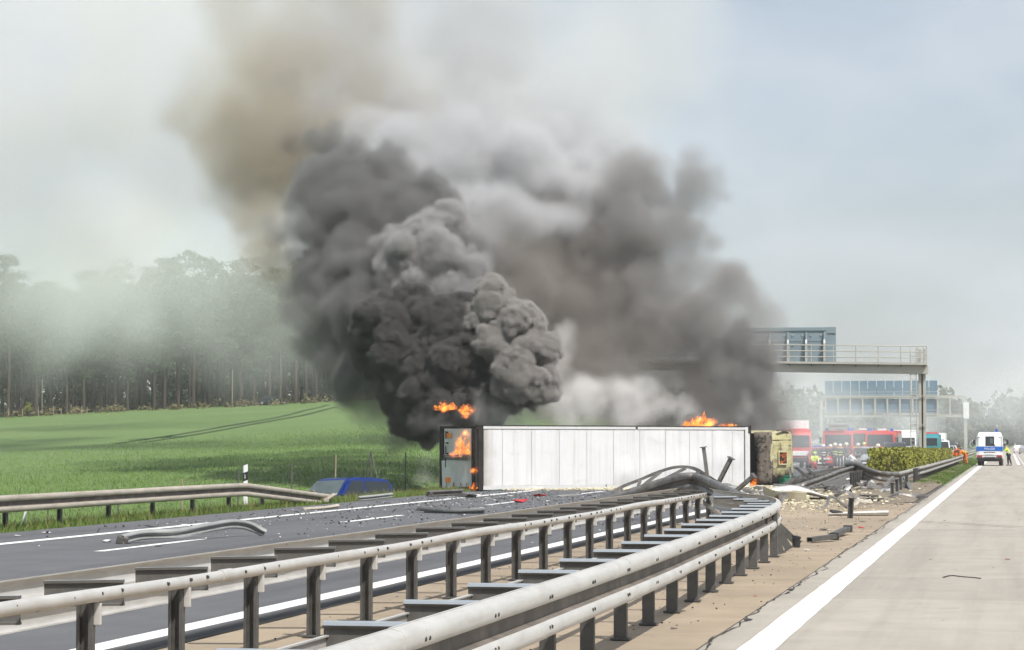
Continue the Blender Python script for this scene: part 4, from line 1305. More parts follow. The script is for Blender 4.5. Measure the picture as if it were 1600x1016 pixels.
def fire_engine(label, loc, rz, ladder, tall=3.05):
    e = thing('fire_engine', label, 'fire engine', loc, rz, group='fire engines on the far carriageway')
    W = 2.5
    prof = [(-1.15, 0.45), (-1.22, 1.2), (-1.12, 1.55), (-0.95, tall - 0.45), (-0.8, tall - 0.2), (1.2, tall - 0.2), (1.2, 0.45)]
    bm = prism(bmesh.new(), prof, -W / 2, W / 2, lambda z: 1.0 - 0.035 * max(0, z - 1.4))
    bmesh.ops.bevel(bm, geom=list(bm.edges), offset=0.07, segments=2, affect='EDGES')
    obj('cab', bm, MAT['car_red'], e, smooth=40)
    def slab_(name, z0, z1, w, m, off=0.02):
        def yy(z):
            for (ya, za), (yb, zb) in zip(prof, prof[1:]):
                if za <= z <= zb:
                    return ya + (yb - ya) * (z - za) / (zb - za)
            return -1.1
        bm = bmesh.new()
        q = [(-w / 2, yy(z0) - off, z0), (w / 2, yy(z0) - off, z0), (w / 2, yy(z1) - off, z1), (-w / 2, yy(z1) - off, z1)]
        fr = [bm.verts.new(p) for p in q]; bk = [bm.verts.new((p[0], p[1] + 0.04, p[2])) for p in q]
        bm.faces.new(fr); bm.faces.new(bk[::-1])
        for i in range(4):
            j = (i + 1) % 4
            bm.faces.new((fr[i], bk[i], bk[j], fr[j]))
        return obj(name, bm, MAT[m], e)
    slab_('windscreen', 1.62, tall - 0.48, 2.1, 'glass')
    slab_('yellow_band', 1.38, 1.54, 1.8, 'yellow')
    slab_('grille', 0.98, 1.28, 1.5, 'plastic_black')
    obj('bumper', boxm((0, -1.27, 0.62), (2.5, 0.22, 0.42), None, 0.05), MAT['car_white'], e)
    for s in (-1, 1):
        obj('headlight', boxm((s * 0.92, -1.40, 0.68), (0.36, 0.06, 0.18), None, 0.03), MAT['chrome'], e)
        obj('beacon', tubem((s * 0.9, -0.5, tall - 0.2), (s * 0.9, -0.5, tall + 0.04), 0.13, 0.11, 12), MAT['blue_light'], e, smooth=40)
        obj('mirror', boxm((s * 1.42, -1.05, 2.1), (0.16, 0.10, 0.52), None, 0.03), MAT['plastic_black'], e)
        obj('side_window', boxm((s * 1.235, -0.35, 2.05), (0.04, 0.85, 0.72), None, 0.01), MAT['glass'], e)
        wheel(e, s * 1.05, -0.35, 0.5, 0.3); wheel(e, s * 1.05, 4.2, 0.5, 0.3)
    obj('body_box', boxm((0, 3.6, 1.72), (2.46, 4.7, 2.4), None, 0.05), MAT['car_red'], e)
    for s in (-1, 1):
        for k in range(3):
            obj('roller_shutter', boxm((s * 1.24, 2.1 + 1.5 * k, 1.8), (0.03, 1.35, 1.6), None, 0.01), MAT['car_silver'], e)
    obj('roof_box', boxm((0.1, -0.35, tall - 0.07), (0.7, 0.4, 0.16), None, 0.03), MAT['car_white'], e)
    if ladder:
        for s in (-0.55, 0.55):
            obj('ladder_beam', boxm((s, 2.4, tall + 0.26), (0.10, 6.6, 0.24), Euler((R(1.5), 0, 0))), MAT['car_silver'], e)
        for k in range(9):
            obj('ladder_rung', tubem((-0.55, -0.6 + 0.75 * k, tall + 0.2), (0.55, -0.6 + 0.75 * k, tall + 0.2), 0.03, None, 6), MAT['car_silver'], e)
        obj('ladder_head', boxm((0, -1.0, tall + 0.32), (1.6, 0.5, 0.22), None, 0.04), MAT['car_silver'], e)
    return e
fire_engine('red fire engine with a ladder on its roof, behind the group of firefighters', (-13.7, 201, 0), R(4), True)
fire_engine('red fire engine with bright blue beacons and a yellow band, left of the ladder mast', (-10.35, 204, 0), R(-2), False)
fire_engine('third fire engine standing between and behind the other two', (-13.1, 224, 0), R(-3), False, 3.2)

def lorry(label, loc, rz, box_mat, cab_mat, H=3.6, L=8.0):
    e = thing('lorry', label, 'lorry', loc, rz, group='lorries stopped behind the crash')
    bm = prism(bmesh.new(), [(-1.1, 0.5), (-1.15, 1.4), (-0.95, 2.6), (-0.6, 2.9), (1.0, 3.0), (1.0, 0.5)], -1.2, 1.2)
    bmesh.ops.bevel(bm, geom=list(bm.edges), offset=0.08, segments=2, affect='EDGES')
    obj('cab', bm, MAT[cab_mat], e, smooth=40)
    obj('windscreen', boxm((0, -1.08, 2.02), (2.1, 0.06, 0.9), Euler((R(-9.5), 0, 0)), 0.02), MAT['glass'], e)
    obj('cargo_box', boxm((0, 1.2 + L / 2, 0.9 + (H - 0.9) / 2), (2.5, L, H - 0.9), None, 0.03), MAT[box_mat], e)
    obj('bumper', boxm((0, -1.18, 0.6), (2.3, 0.16, 0.36), None, 0.04), MAT['plastic_black'], e)
    for s in (-1, 1):
        wheel(e, s * 1.02, -0.2, 0.48, 0.3); wheel(e, s * 1.02, L - 1.0, 0.48, 0.3)
        obj('headlight', boxm((s * 0.9, -1.28, 0.85), (0.36, 0.06, 0.18), None, 0.02), MAT['chrome'], e)
    return e
l1 = lorry('red and white box lorry half lost in the smoke beside the burnt cab', (-16.0, 186, 0), R(10), 'car_white', 'car_red', 3.6, 6)
obj('side_stripe', boxm((0, -1.17, 1.1), (2.0, 0.05, 0.35), None, 0.02), MAT['car_white'], l1)
lorry('white lorry in the haze left of the ladder mast', (-11.1, 270, 0), R(2), 'car_white', 'car_white', 3.3)
lorry('teal and white lorry in the haze right of the ladder mast', (-9.5, 300, 0), R(0), 'teal', 'teal', 2.9)
lorry('pale lorry with a red top far back in the queue', (-11.2, 352, 0), R(0), 'car_red', 'car_white', 3.4)
lorry('white lorry at the back of the far queue', (-12.0, 430, 0), R(0), 'car_white', 'car_white', 3.6)

# ------------------------------------------------------------------ police van seen from behind (front towards +Y)
pv = thing('police_van', 'white police van with a blue stripe seen from behind on the concrete carriageway', 'police van', (-1.55, 204.6, 0), R(-1.2))
W, L, H = 2.16, 5.9, 2.78
xs_ = lambda z: 1.0 - 0.075 * max(0.0, (z - 1.35) / 1.35)
body = prism(bmesh.new(), [(0.0, 0.62), (0.02, 1.6), (0.16, 2.46), (0.30, 2.52), (4.3, 2.52), (4.9, 1.55), (5.8, 1.25), (5.9, 0.55), (0.1, 0.5)], -W / 2, W / 2, xs_)
bmesh.ops.bevel(body, geom=list(body.edges), offset=0.06, segments=2, affect='EDGES')
obj('body', body, MAT['car_white'], pv, smooth=40)
roof = prism(bmesh.new(), [(0.18, 2.49), (0.34, 2.74), (0.7, H), (3.9, H), (4.25, 2.5)], -W / 2 * 0.90, W / 2 * 0.90, lambda z: 1.0 - 0.14 * max(0, (z - 2.49) / 0.3))
bmesh.ops.bevel(roof, geom=list(roof.edges), offset=0.05, segments=2, affect='EDGES')
obj('roof_cap', roof, MAT['paint_bright'] if 'paint_bright' in MAT else mat('paint_bright', (0.82, 0.82, 0.82), 0.4, var=0.02), pv, smooth=40)
tilt = Euler((R(-9.2), 0, 0))
def rear(z):            # y of the tilted tailgate above the belt, upright below
    return (0.02 * (z - 0.62) / 0.98) if z < 1.6 else 0.02 + 0.14 * (z - 1.6) / 0.86
for s in (-1, 1):
    dw = 0.86
    d = obj('rear_door', boxm((s * 0.445, rear(2.03) - 0.012, 2.03), (dw, 0.05, 0.80), tilt, 0.012), MAT['car_white'], pv)
    obj('rear_door', boxm((s * 0.445, -0.012, 1.24), (dw, 0.05, 0.74), None, 0.012), MAT['car_white'], pv)
    obj('pillar', boxm((s * 0.955, rear(1.95) + 0.02, 1.95), (0.09, 0.05, 0.95), tilt, 0.01), MAT['car_silver'], pv)
    obj('hinge', boxm((s * 0.84, rear(2.34) - 0.05, 2.34), (0.10, 0.06, 0.06)), MAT['plastic_black'], pv)
    obj('tail_light', boxm((s * 0.80, -0.05, 0.80), (0.42, 0.08, 0.17), None, 0.02), MAT['red_lamp'], pv)
    obj('side_mirror', boxm((-1.40 if s < 0 else 1.36, 4.7, 1.95), (0.16, 0.12, 0.42), None, 0.03), MAT['plastic_black'], pv)
    obj('mirror_arm', boxm((s * 1.2, 4.75, 2.15), (0.36, 0.04, 0.04)), MAT['plastic_black'], pv)
    obj('side_window', boxm((s * 1.04, 3.7, 2.0), (0.06, 1.0, 0.6), None, 0.01), MAT['glass'], pv)
    wheel(pv, s * 0.86, 1.35, 0.40, 0.26); wheel(pv, s * 0.86, 4.9, 0.40, 0.24)
wheel(pv, -0.58, 1.35, 0.40, 0.2)
wf_ = obj('window_frame', boxm((0.03, rear(2.03) - 0.035, 2.03), (0.72, 0.03, 0.80), tilt, 0.01), MAT['plastic_black'], pv)
obj('rear_window', boxm((0.03, rear(2.03) - 0.052, 2.03), (0.62, 0.02, 0.70), tilt, 0.004), MAT['glass'], wf_)
obj('window_blind', boxm((0.16, rear(2.05) - 0.064, 2.06), (0.24, 0.012, 0.42), tilt), MAT['glass_pale'], wf_)
obj('blue_stripe', boxm((0, -0.035, 1.405), (2.12, 0.05, 0.36), None, 0.01), MAT['blue_stripe'], pv)
for s in (-1, 1):
    obj('side_stripe', boxm((s * 1.075, 2.6, 1.40), (0.03, 5.0, 0.36), None, 0.008), MAT['blue_stripe'], pv)
def text(parent, body, loc, size, m, rot):
    cu = bpy.data.curves.new('lettering', 'FONT')
    cu.body = body
    cu.size = size
    cu.align_x = 'CENTER'; cu.align_y = 'CENTER'
    cu.extrude = 0.004
    cu.materials.append(MAT[m])
    o = bpy.data.objects.new('lettering', cu)
    COL.objects.link(o)
    bpy.context.view_layer.update()
    me = bpy.data.meshes.new_from_object(o.evaluated_get(bpy.context.evaluated_depsgraph_get()))
    bpy.data.objects.remove(o)
    return obj('lettering', me, None, parent, loc, rot)
text(pv, 'POLIZEI', (0.02, -0.068, 1.40), 0.24, 'car_white', (R(90), 0, 0))
obj('number_plate', boxm((0.0, -0.045, 1.0), (0.62, 0.03, 0.14), None, 0.01), MAT['car_white'], pv)
obj('door_handle', boxm((0.40, -0.06, 1.70), (0.16, 0.05, 0.06), None, 0.01), MAT['plastic_black'], pv)
obj('plate_light', boxm((0.0, -0.05, 1.11), (0.9, 0.04, 0.05), None, 0.01), MAT['plastic_black'], pv)
obj('bumper', boxm((0, -0.08, 0.60), (2.08, 0.20, 0.20), None, 0.04), MAT['plastic_black'], pv)
obj('step', boxm((0, -0.16, 0.70), (0.9, 0.22, 0.10), None, 0.02), MAT['galv_dark'], pv)
obj('undertray', boxm((0, 1.6, 0.48), (1.9, 3.0, 0.24), None, 0.04), MAT['plastic_black'], pv)
bc = obj('beacon', tubem((0.50, 3.0, H - 0.01), (0.50, 3.0, H + 0.22), 0.12, 0.09, 14), MAT['blue_light'], pv, smooth=40)
obj('beacon', tubem((-0.50, 3.6, H - 0.06), (-0.50, 3.6, H + 0.05), 0.12, 0.09, 14), MAT['blue_light'], pv, smooth=40)

# ------------------------------------------------------------------ people
def skin_mesh(name, verts, edges, m, parent, root=0, sub=1, label=None):
    """a limb skeleton grown into one continuous surface"""
    me = bpy.data.meshes.new(name)
    me.from_pydata([v[:3] for v in verts], edges, [])
    o = bpy.data.objects.new(name, me)
    COL.objects.link(o)
    o.parent = parent
    me.materials.append(m)
    md = o.modifiers.new('skin', 'SKIN')
    md.use_smooth_shade = True
    for i, v in enumerate(verts):
        sv = me.skin_vertices[0].data[i]
        r = v[3]
        sv.radius = r if isinstance(r, tuple) else (r, r)
        sv.use_root = (i == root)
    sb = o.modifiers.new('sub', 'SUBSURF'); sb.levels = sub; sb.render_levels = sub
    return o

def person(label, loc, rz, J, top, legs, hat, hat_kind='helmet', group=None, band=None, scale=1.0, cat='person'):
    """J: joints in metres, facing -Y: pel chest neck head (3-vectors), and per side sh el wr hip kn an"""
    p = thing('person', label, cat, loc, rz, group=group)
    p.scale = (scale,) * 3
    V = lambda k: Vector(J[k])
    hd = V('head'); nk = V('neck'); face = Vector(J.get('face', (0, -1, 0))).normalized()
    # body: head, neck, trunk, limbs, five fingers on each hand
    vs, es = [], []
    def add(v, r, par=None):
        vs.append((v[0], v[1], v[2], r)); i = len(vs) - 1
        if par is not None: es.append((par, i))
        return i
    pel = add(V('pel'), (0.15, 0.11)); che = add(V('chest'), (0.165, 0.12), pel); nec = add(nk, 0.06, che)
    h1 = add(hd + Vector((0, 0, -0.04)), 0.085, nec); h2 = add(hd + Vector((0, 0, 0.07)), 0.095, h1)
    add(hd + face * 0.095 + Vector((0, 0, -0.02)), 0.02, h1)
    for s in 'lr':
        sh = add(V('sh' + s), 0.065, che); el = add(V('el' + s), 0.046, sh); wr = add(V('wr' + s), 0.034, el)
        d = (V('wr' + s) - V('el' + s)).normalized()
        side = d.cross(Vector((0, 0, 1))) if abs(d.z) < 0.9 else Vector((0, 1, 0))
        side.normalize()
        pa = add(V('wr' + s) + d * 0.07, (0.038, 0.02), wr)
        for k, (o_, l_) in enumerate(((-0.03, 0.075), (-0.01, 0.09), (0.01, 0.085), (0.03, 0.065))):
            f1 = add(V('wr' + s) + d * (0.09 + l_ * 0.5) + side * o_, 0.010, pa)
            add(V('wr' + s) + d * (0.09 + l_) + side * o_ + Vector((0, -0.012, -0.012)), 0.008, f1)
        add(V('wr' + s) + d * 0.07 + side * -0.06, 0.011, wr)
        hp = add(V('hip' + s), 0.088, pel); kn = add(V('kn' + s), 0.06, hp); an = add(V('an' + s), 0.045, kn)
        add(V('an' + s) + Vector((0, -0.16, -0.05)) , (0.04, 0.03), an)
    skin_mesh('body', vs, es, MAT['skin'], p)
    # jacket
    vs, es = [], []
    a = add(V('pel') + Vector((0, 0, -0.02)), (0.185, 0.145)); b = add((V('pel') + V('chest')) / 2, (0.18, 0.145), a); c = add(V('chest'), (0.205, 0.15), b); add((V('chest') + nk) / 2 + Vector((0, 0, 0.03)), 0.10, c)
    for s in 'lr':
        sh = add(V('sh' + s), 0.088, c); el = add(V('el' + s), 0.066, sh); add(V('wr' + s), 0.052, el)
    jk = skin_mesh('jacket', vs, es, MAT[top], p)
    # trousers
    vs, es = [], []
    a = add(V('pel'), (0.172, 0.135))
    for s in 'lr':
        hp = add(V('hip' + s), 0.108, a); kn = add(V('kn' + s), 0.082, hp); add(V('an' + s) + Vector((0, 0, 0.04)), 0.068, kn)
    skin_mesh('trousers', vs, es, MAT[legs], p)
    for s in 'lr':
        vs, es = [], []
        a = add(V('an' + s) + Vector((0, 0.02, 0.06)), 0.058); b = add(V('an' + s) + Vector((0, 0.02, -0.04)), 0.056, a); add(V('an' + s) + Vector((0, -0.17, -0.05)), (0.05, 0.04), b)
        skin_mesh('boot', vs, es, MAT['boot'], p)
    # headgear
    if hat:
        bm = bmesh.new()
        bmesh.ops.create_uvsphere(bm, u_segments=16, v_segments=10, radius=0.135)
        bmesh.ops.delete(bm, geom=[v for v in bm.verts if v.co.z < (-0.035 if hat_kind == 'helmet' else -0.0)], context='VERTS')
        for v in bm.verts:
            v.co.y *= 1.12
            v.co.z *= 1.02
        o = obj('helmet' if hat_kind == 'helmet' else hat_kind, bm, MAT[hat], p, hd + Vector((0, 0, 0.055)), smooth=60)
        if hat_kind == 'helmet':
            bm = bmesh.new()
            bmesh.ops.create_cone(bm, cap_ends=True, segments=18, radius1=0.165, radius2=0.14, depth=0.03, matrix=Matrix.Diagonal((1, 1.12, 1, 1)))
            obj('brim', bm, MAT[hat], o, (0, 0, -0.03))
    if band:
        for t in (0.12, 0.62):
            c0 = V('pel').lerp(V('chest'), t)
            up = (V('chest') - V('pel')).normalized()
            bm = bmesh.new()
            bmesh.ops.create_cone(bm, cap_ends=False, segments=18, radius1=0.196, radius2=0.196, depth=0.06, matrix=Matrix.Diagonal((1.0, 0.82, 1, 1)))
            obj('reflective_band', bm, MAT[band], p, c0, up.to_track_quat('Z', 'Y').to_euler())
    return p

STAND = dict(pel=(0, 0, .95), chest=(0, 0, 1.32), neck=(0, -.01, 1.50), head=(0, -.03, 1.62), shl=(-.2, 0, 1.42), shr=(.2, 0, 1.42), ell=(-.27, .03, 1.14), elr=(.27, .03, 1.14),
             wrl=(-.27, -.08, .90), wrr=(.27, -.08, .90), hipl=(-.1, 0, .9), hipr=(.1, 0, .9), knl=(-.12, -.02, .5), knr=(.12, -.02, .5), anl=(-.13, 0, .09), anr=(.13, 0, .09))
def pose(**k):
    d = dict(STAND); d.update(k); return d
WALK = pose(knl=(-.11, -.18, .52), anl=(-.11, -.12, .10), anr=(.11, .22, .14), knr=(.11, .05, .5), ell=(-.27, .14, 1.15), wrl=(-.25, .12, .92), elr=(.27, -.1, 1.15), wrr=(.24, -.28, 1.0))
HANDSHIP = pose(ell=(-.40, .08, 1.16), wrl=(-.2, -.02, 1.0), elr=(.40, .08, 1.16), wrr=(.2, -.02, 1.0))
REACH = pose(ell=(-.26, -.18, 1.24), wrl=(-.18, -.42, 1.18), elr=(.26, -.16, 1.22), wrr=(.16, -.42, 1.12))
HOSE = pose(chest=(0, -.10, 1.29), neck=(0, -.17, 1.46), head=(0, -.22, 1.58), shl=(-.2, -.1, 1.39), shr=(.2, -.1, 1.39), ell=(-.30, -.2, 1.12), wrl=(-.12, -.42, 1.02), elr=(.3, -.05, 1.1), wrr=(.18, -.25, .95), knl=(-.14, -.14, .5), anl=(-.15, -.10, .09), anr=(.15, .2, .09))
grp = 'firefighters beside the fire engines'
person('firefighter in dark gear and pale helmet, leftmost of the standing group', (-13.5, 182.0, 0), R(25), WALK, 'navy', 'navy', 'helmet', group=grp, band='reflect')
person('firefighter second from left in the group, arms reaching forward', (-13.05, 183.4, 0), R(-30), REACH, 'navy', 'navy', 'helmet', group=grp, band='reflect')
person('tall firefighter third from left in the group with yellow reflective bands', (-12.55, 180.4, 0), R(60), HANDSHIP, 'navy', 'navy', 'helmet', group=grp, band='hivis', scale=1.06)
person('firefighter fourth from left in the group, turned away', (-12.25, 182.0, 0), R(170), STAND, 'navy', 'navy', 'helmet', group=grp, band='hivis', scale=1.02)
person('firefighter fifth from left in the group, standing broad in dark gear', (-11.85, 183.0, 0), R(200), HANDSHIP, 'navy', 'navy', 'helmet', group=grp, scale=1.07)
person('firefighter in dark gear standing alone right of the group', (-11.05, 184.0, 0), R(190), STAND, 'navy', 'navy', 'helmet', group=grp, scale=1.05)
person('crouching helper in white shirt between the group and the lone firefighter', (-11.6, 182.0, 0), R(80), pose(pel=(0, .1, .55), chest=(0, -.12, .86), neck=(0, -.22, 1.0), head=(0, -.28, 1.1), shl=(-.2, -.14, .94), shr=(.2, -.14, .94), ell=(-.26, -.32, .76), wrl=(-.14, -.5, .66),
        elr=(.26, -.32, .76), wrr=(.14, -.5, .66), hipl=(-.1, .1, .52), hipr=(.1, .1, .52), knl=(-.16, -.28, .48), knr=(.16, -.28, .48), anl=(-.15, .0, .09), anr=(.15, .0, .09)), 'car_white', 'navy', 'hair', 'hair')
person('rescue worker in orange jacket and blue trousers beside the middle fire engine', (-11.0, 191, 0), R(-10), HANDSHIP, 'hivis_orange', 'blue_stripe', 'hivis', 'hat', band='hivis', scale=1.08)
person('helper in bright yellow-green vest bending by the dark car', (-8.95, 176, 0), R(-110), HOSE, 'hivis', 'navy', 'helmet', band=None, scale=1.04)
person('kneeling helper in a yellow vest low on the road at the edge of the smoke', (-13.35, 171, 0), R(30), pose(pel=(0, .05, .50), chest=(0, -.08, .84), neck=(0, -.14, 1.0), head=(0, -.17, 1.11), shl=(-.2, -.1, .94), shr=(.2, -.1, .94), ell=(-.27, -.2, .72), wrl=(-.16, -.42, .62),
        elr=(.27, -.2, .72), wrr=(.16, -.42, .62), hipl=(-.1, .05, .47), hipr=(.1, .05, .47), knl=(-.14, -.34, .42), anl=(-.14, -.22, .09), knr=(.14, -.12, .1), anr=(.14, .3, .09)), 'hivis', 'car_red', 'hivis', 'hat')
# road workers in orange at the guardrail
person('worker in orange overalls crouching behind the guardrail, left of the two', (-4.62, 219, 0), R(60), pose(pel=(0, .1, .86), chest=(0, -.14, 1.17), neck=(0, -.27, 1.30), head=(0, -.36, 1.38), shl=(-.2, -.17, 1.25), shr=(.2, -.17, 1.25), ell=(-.26, -.36, 1.02), wrl=(-.14, -.5, .84),
        elr=(.26, -.36, 1.02), wrr=(.14, -.5, .84), knl=(-.12, -.16, .5), knr=(.12, -.1, .5)), 'hivis_orange', 'hivis_orange', 'hair', 'hair', group='road workers in orange', scale=1.08)
person('worker in orange overalls bent double over the guardrail, right of the two', (-3.72, 211, 0), R(-75), pose(pel=(0, .12, .94), chest=(0, -.24, 1.08), neck=(0, -.40, 1.06), head=(0, -.52, 1.02), shl=(-.2, -.28, 1.10), shr=(.2, -.28, 1.10), ell=(-.24, -.42, .84), wrl=(-.12, -.56, .68),
        elr=(.24, -.42, .84), wrr=(.12, -.56, .68), hipl=(-.1, .12, .9), hipr=(.1, .12, .9), knl=(-.12, .0, .5), knr=(.12, .14, .5), anl=(-.13, .02, .09), anr=(.13, .20, .09)), 'hivis_orange', 'hivis_orange', 'hair', 'hair', group='road workers in orange', band='hivis', scale=1.08)
# police officer at the van's side
person('police officer in yellow vest and dark trousers leaning on the police van', (-0.02, 206.2, 0), R(-80), pose(chest=(0, -.12, 1.30), neck=(0, -.22, 1.47), head=(0, -.30, 1.57), shl=(-.2, -.13, 1.40), shr=(.2, -.13, 1.40), ell=(-.30, -.34, 1.24), wrl=(-.2, -.55, 1.22),
        elr=(.3, -.34, 1.24), wrr=(.2, -.55, 1.22), pel=(0, .04, .95), knl=(-.1, -.03, .5), knr=(.12, .1, .5), anr=(.12, .2, .09)), 'hivis', 'navy', 'hair', 'hair', band='reflect', scale=1.02)

# ------------------------------------------------------------------ trees, hedge, fence
def leaf_cloud(rng, centres, radii, n_per, size, flat=0.55):
    """many small leaf-clump quads scattered through ellipsoids"""
    out = []
    for c, r, n in zip(centres, radii, n_per):
        p = rng.normal(0, 1, (n, 3))
        p /= np.linalg.norm(p, axis=1)[:, None] + 1e-6
        p *= (rng.random((n, 1)) ** 0.45)
        p = p * np.array([r, r, r * flat]) + np.array(c)
        a = rng.normal(0, 1, (n, 3)); a /= np.linalg.norm(a, axis=1)[:, None]
        b = np.cross(a, rng.normal(0, 1, (n, 3))); b /= np.linalg.norm(b, axis=1)[:, None] + 1e-6
        s = size * rng.uniform(0.5, 1.3, (n, 1))
        q = np.stack([p - a * s - b * s * .6, p + a * s - b * s * .5, p + a * s * .8 + b * s * .6, p - a * s * .9 + b * s * .5], 1)
        out.append(q)
    return np.concatenate(out, 0)

def pine_variant(seed):
    r = random.Random(seed); g = np.random.default_rng(seed)
    H = r.uniform(19.5, 25.5)
    bm = bmesh.new()
    # tapering, slightly crooked trunk
    pts = [Vector((0, 0, -0.4))]
    for k in range(1, 8):
        pts.append(Vector((r.uniform(-.25, .25) * k / 5, r.uniform(-.25, .25) * k / 5, H * 0.96 * k / 7)))
    rings = []
    for k, p in enumerate(pts):
        rad = 0.24 * (1 - k / 7.6) + 0.03
        rings.append([bm.verts.new(p + Vector((rad * math.cos(a), rad * math.sin(a), 0))) for a in [2 * math.pi * q / 7 for q in range(7)]])
    for a, b in zip(rings, rings[1:]):
        for q in range(7):
            bm.faces.new((a[q], a[(q + 1) % 7], b[(q + 1) % 7], b[q]))
    cs, rs, ns = [], [], []
    base = r.uniform(0.26, 0.5)
    nb = r.randint(18, 24)
    for k in range(nb):
        t = base + (1.0 - base) * (k + r.random() * .6) / nb
        ang = k * 2.4 + r.uniform(-.5, .5)
        L = (3.3 * math.sin(math.pi * min(1, (1 - t) / (1 - base) * 0.85 + 0.12)) + 0.6) * r.uniform(.6, 1.15)
        z = H * t
        a = Vector((0, 0, z)); b = Vector((L * math.cos(ang), L * math.sin(ang), z + L * r.uniform(.0, .35)))
        tube(bm, a, b, 0.07, 0.02, 5)
        for f in (0.62, 1.0):
            c = a.lerp(b, f)
            cs.append(tuple(c)); rs.append(r.uniform(.75, 1.45)); ns.append(r.randint(34, 56))
    for k in range(6):      # bare dead twigs lower down
        t = r.uniform(0.15, base); ang = r.uniform(0, 6.28); L = r.uniform(.7, 1.8)
        tube(bm, (0, 0, H * t), (L * math.cos(ang), L * math.sin(ang), H * t + r.uniform(-.3, .3)), 0.035, 0.01, 4)
    cs.append((0, 0, H - .2)); rs.append(1.0); ns.append(50)
    tr = bpy.data.meshes.new('trunk'); bmesh.ops.recalc_face_normals(bm, faces=bm.faces); bm.to_mesh(tr); bm.free()
    tr.materials.append(MAT['bark'])
    Q = leaf_cloud(g, cs, rs, ns, 0.19, 0.62)
    cr = quads_mesh('crown', Q); cr.materials.append(MAT['pine'])
    return tr, cr, Q, H
PINES = [pine_variant(40 + k) for k in range(7)]
r = random.Random(77)
n_tree = 0
def dir_at(px, Y): return Y * math.tan(math.atan((px - 800) / 3800.0) - YAW)
spots = []
for row, Y0 in enumerate((372, 381, 391)):
    px = -30 + row * 7
    while px < 640:
        Y = Y0 + r.uniform(-3.5, 3.5) + px * 0.012
        spots.append((px, Y)); px += r.uniform(15, 27)
for (px, Y) in spots:
    X = dir_at(px, Y)
    tr, cr, Q, H = PINES[r.randrange(7)]
    t = thing('pine_tree', 'tall thin-trunked pine in the hazy wood edge beyond the green field', 'tree', (X, Y, float(tz(X, Y))), r.uniform(0, 6.28), group='pines of the wood edge')
    s = r.uniform(0.82, 1.08)
    t.scale = (s * 1.05, s * 1.05, s)
    obj('trunk', tr, None, t); obj('crown', cr, None, t)
# the wood behind reads as one mass
g = np.random.default_rng(9)
QQ = []
for k in range(150):
    px = -60 + 760 * g.random(); Y = 400 + 70 * g.random(); X = dir_at(px, Y)
    Q = PINES[g.integers(0, 7)][2]
    a = g.uniform(0, 6.28); c, s = math.cos(a), math.sin(a)
    M = np.array([[c, -s, 0], [s, c, 0], [0, 0, 1.0]]) * g.uniform(.85, 1.1)
    q = Q[g.permutation(len(Q))[:700]] @ M.T * 1.0 + np.array([X, Y, float(tz(X, Y))])
    QQ.append(q)
tag(obj('forest', quads_mesh('forest', np.concatenate(QQ, 0)), MAT['pine']), 'dark mass of the pine wood behind its edge', 'forest', kind='stuff')
TT = []
n = 260
px = g.uniform(-60, 700, n); Y = g.uniform(398, 470, n)
X = Y * np.tan(np.arctan((px - 800) / 3800.0) - YAW); Z = tz(X, Y)
for dx0, dx1, dy0, dy1 in ((-.2, .2, 0, 0), (0, 0, -.2, .2)):
    TT.append(np.stack([np.stack([X + dx0, Y + dy0, Z], -1), np.stack([X + dx1, Y + dy1, Z], -1), np.stack([X + dx1 * .5, Y + dy1 * .5, Z + 17], -1), np.stack([X + dx0 * .5, Y + dy0 * .5, Z + 17], -1)], 1))
tag(obj('forest_trunks', quads_mesh('forest_trunks', np.concatenate(TT, 0)), MAT['bark']), 'thin dark trunks deep inside the wood', 'forest', kind='stuff')
cs, rs, ns = [], [], []
for k in range(520):
    px = g.uniform(-60, 700); Y = g.uniform(415, 480); X = dir_at(px, Y)
    rad = g.uniform(1.5, 3.2)
    cs.append((X, Y, float(tz(X, Y)) + g.uniform(0, 11))); rs.append(rad); ns.append(60)
tag(obj('forest_understorey', quads_mesh('forest_understorey', leaf_cloud(g, cs, rs, ns, .42, .9)), MAT['pine']), 'dark young growth closing the view between the trunks', 'forest', kind='stuff')
# brown undergrowth and dry grass at the foot of the trees
cs, rs, ns = [], [], []
for k in range(420):
    px = g.uniform(-40, 660); Y = g.uniform(364, 420); X = dir_at(px, Y)
    rad = g.uniform(.5, 1.6)
    cs.append((X, Y, float(tz(X, Y)) + rad * .3)); rs.append(rad); ns.append(int(g.integers(18, 34)))
tag(obj('undergrowth', quads_mesh('undergrowth', leaf_cloud(g, cs, rs, ns, .22, .7)), MAT['scrub']), 'dry brown undergrowth at the foot of the wood', 'undergrowth', kind='stuff')
# shrub and posts at the field's far corner
sh = thing('shrub', 'single pale yellow-green shrub by the fence posts at the far field corner', 'shrub', (dir_at(44, 366), 366, float(tz(dir_at(44, 366), 366))))
bm = bmesh.new()
for k in range(6):
    a = k * 1.05; tube(bm, (0, 0, -.2), (.6 * math.cos(a), .6 * math.sin(a), 1.4), .04, .015, 5)
obj('stem', bm, MAT['bark'], sh)
obj('foliage', quads_mesh('foliage', leaf_cloud(g, [(0, 0, .9), (.4, 0, 1.4), (-.4, .1, 1.3), (0, .2, 1.9)], [.8, .6, .6, .5], [60, 40, 40, 40], .13, 1.0)), MAT['hedge'], sh)
r = random.Random(12)
for k, px in enumerate((14, 36, 60, 84, 96, 112, 128, 136)):
    Y = 365 + r.uniform(-1.5, 1.5); X = dir_at(px, Y)
    p = obj('fence_post', tubem((0, 0, -0.3), (r.uniform(-.1, .1), 0, r.uniform(1.0, 1.7)), .07, .06, 6), MAT['wood'], None, (X, Y, float(tz(X, Y))))
    tag(p, 'weathered wooden fence post in the row at the far left field corner', 'fence post', 'wooden posts at the field corner')
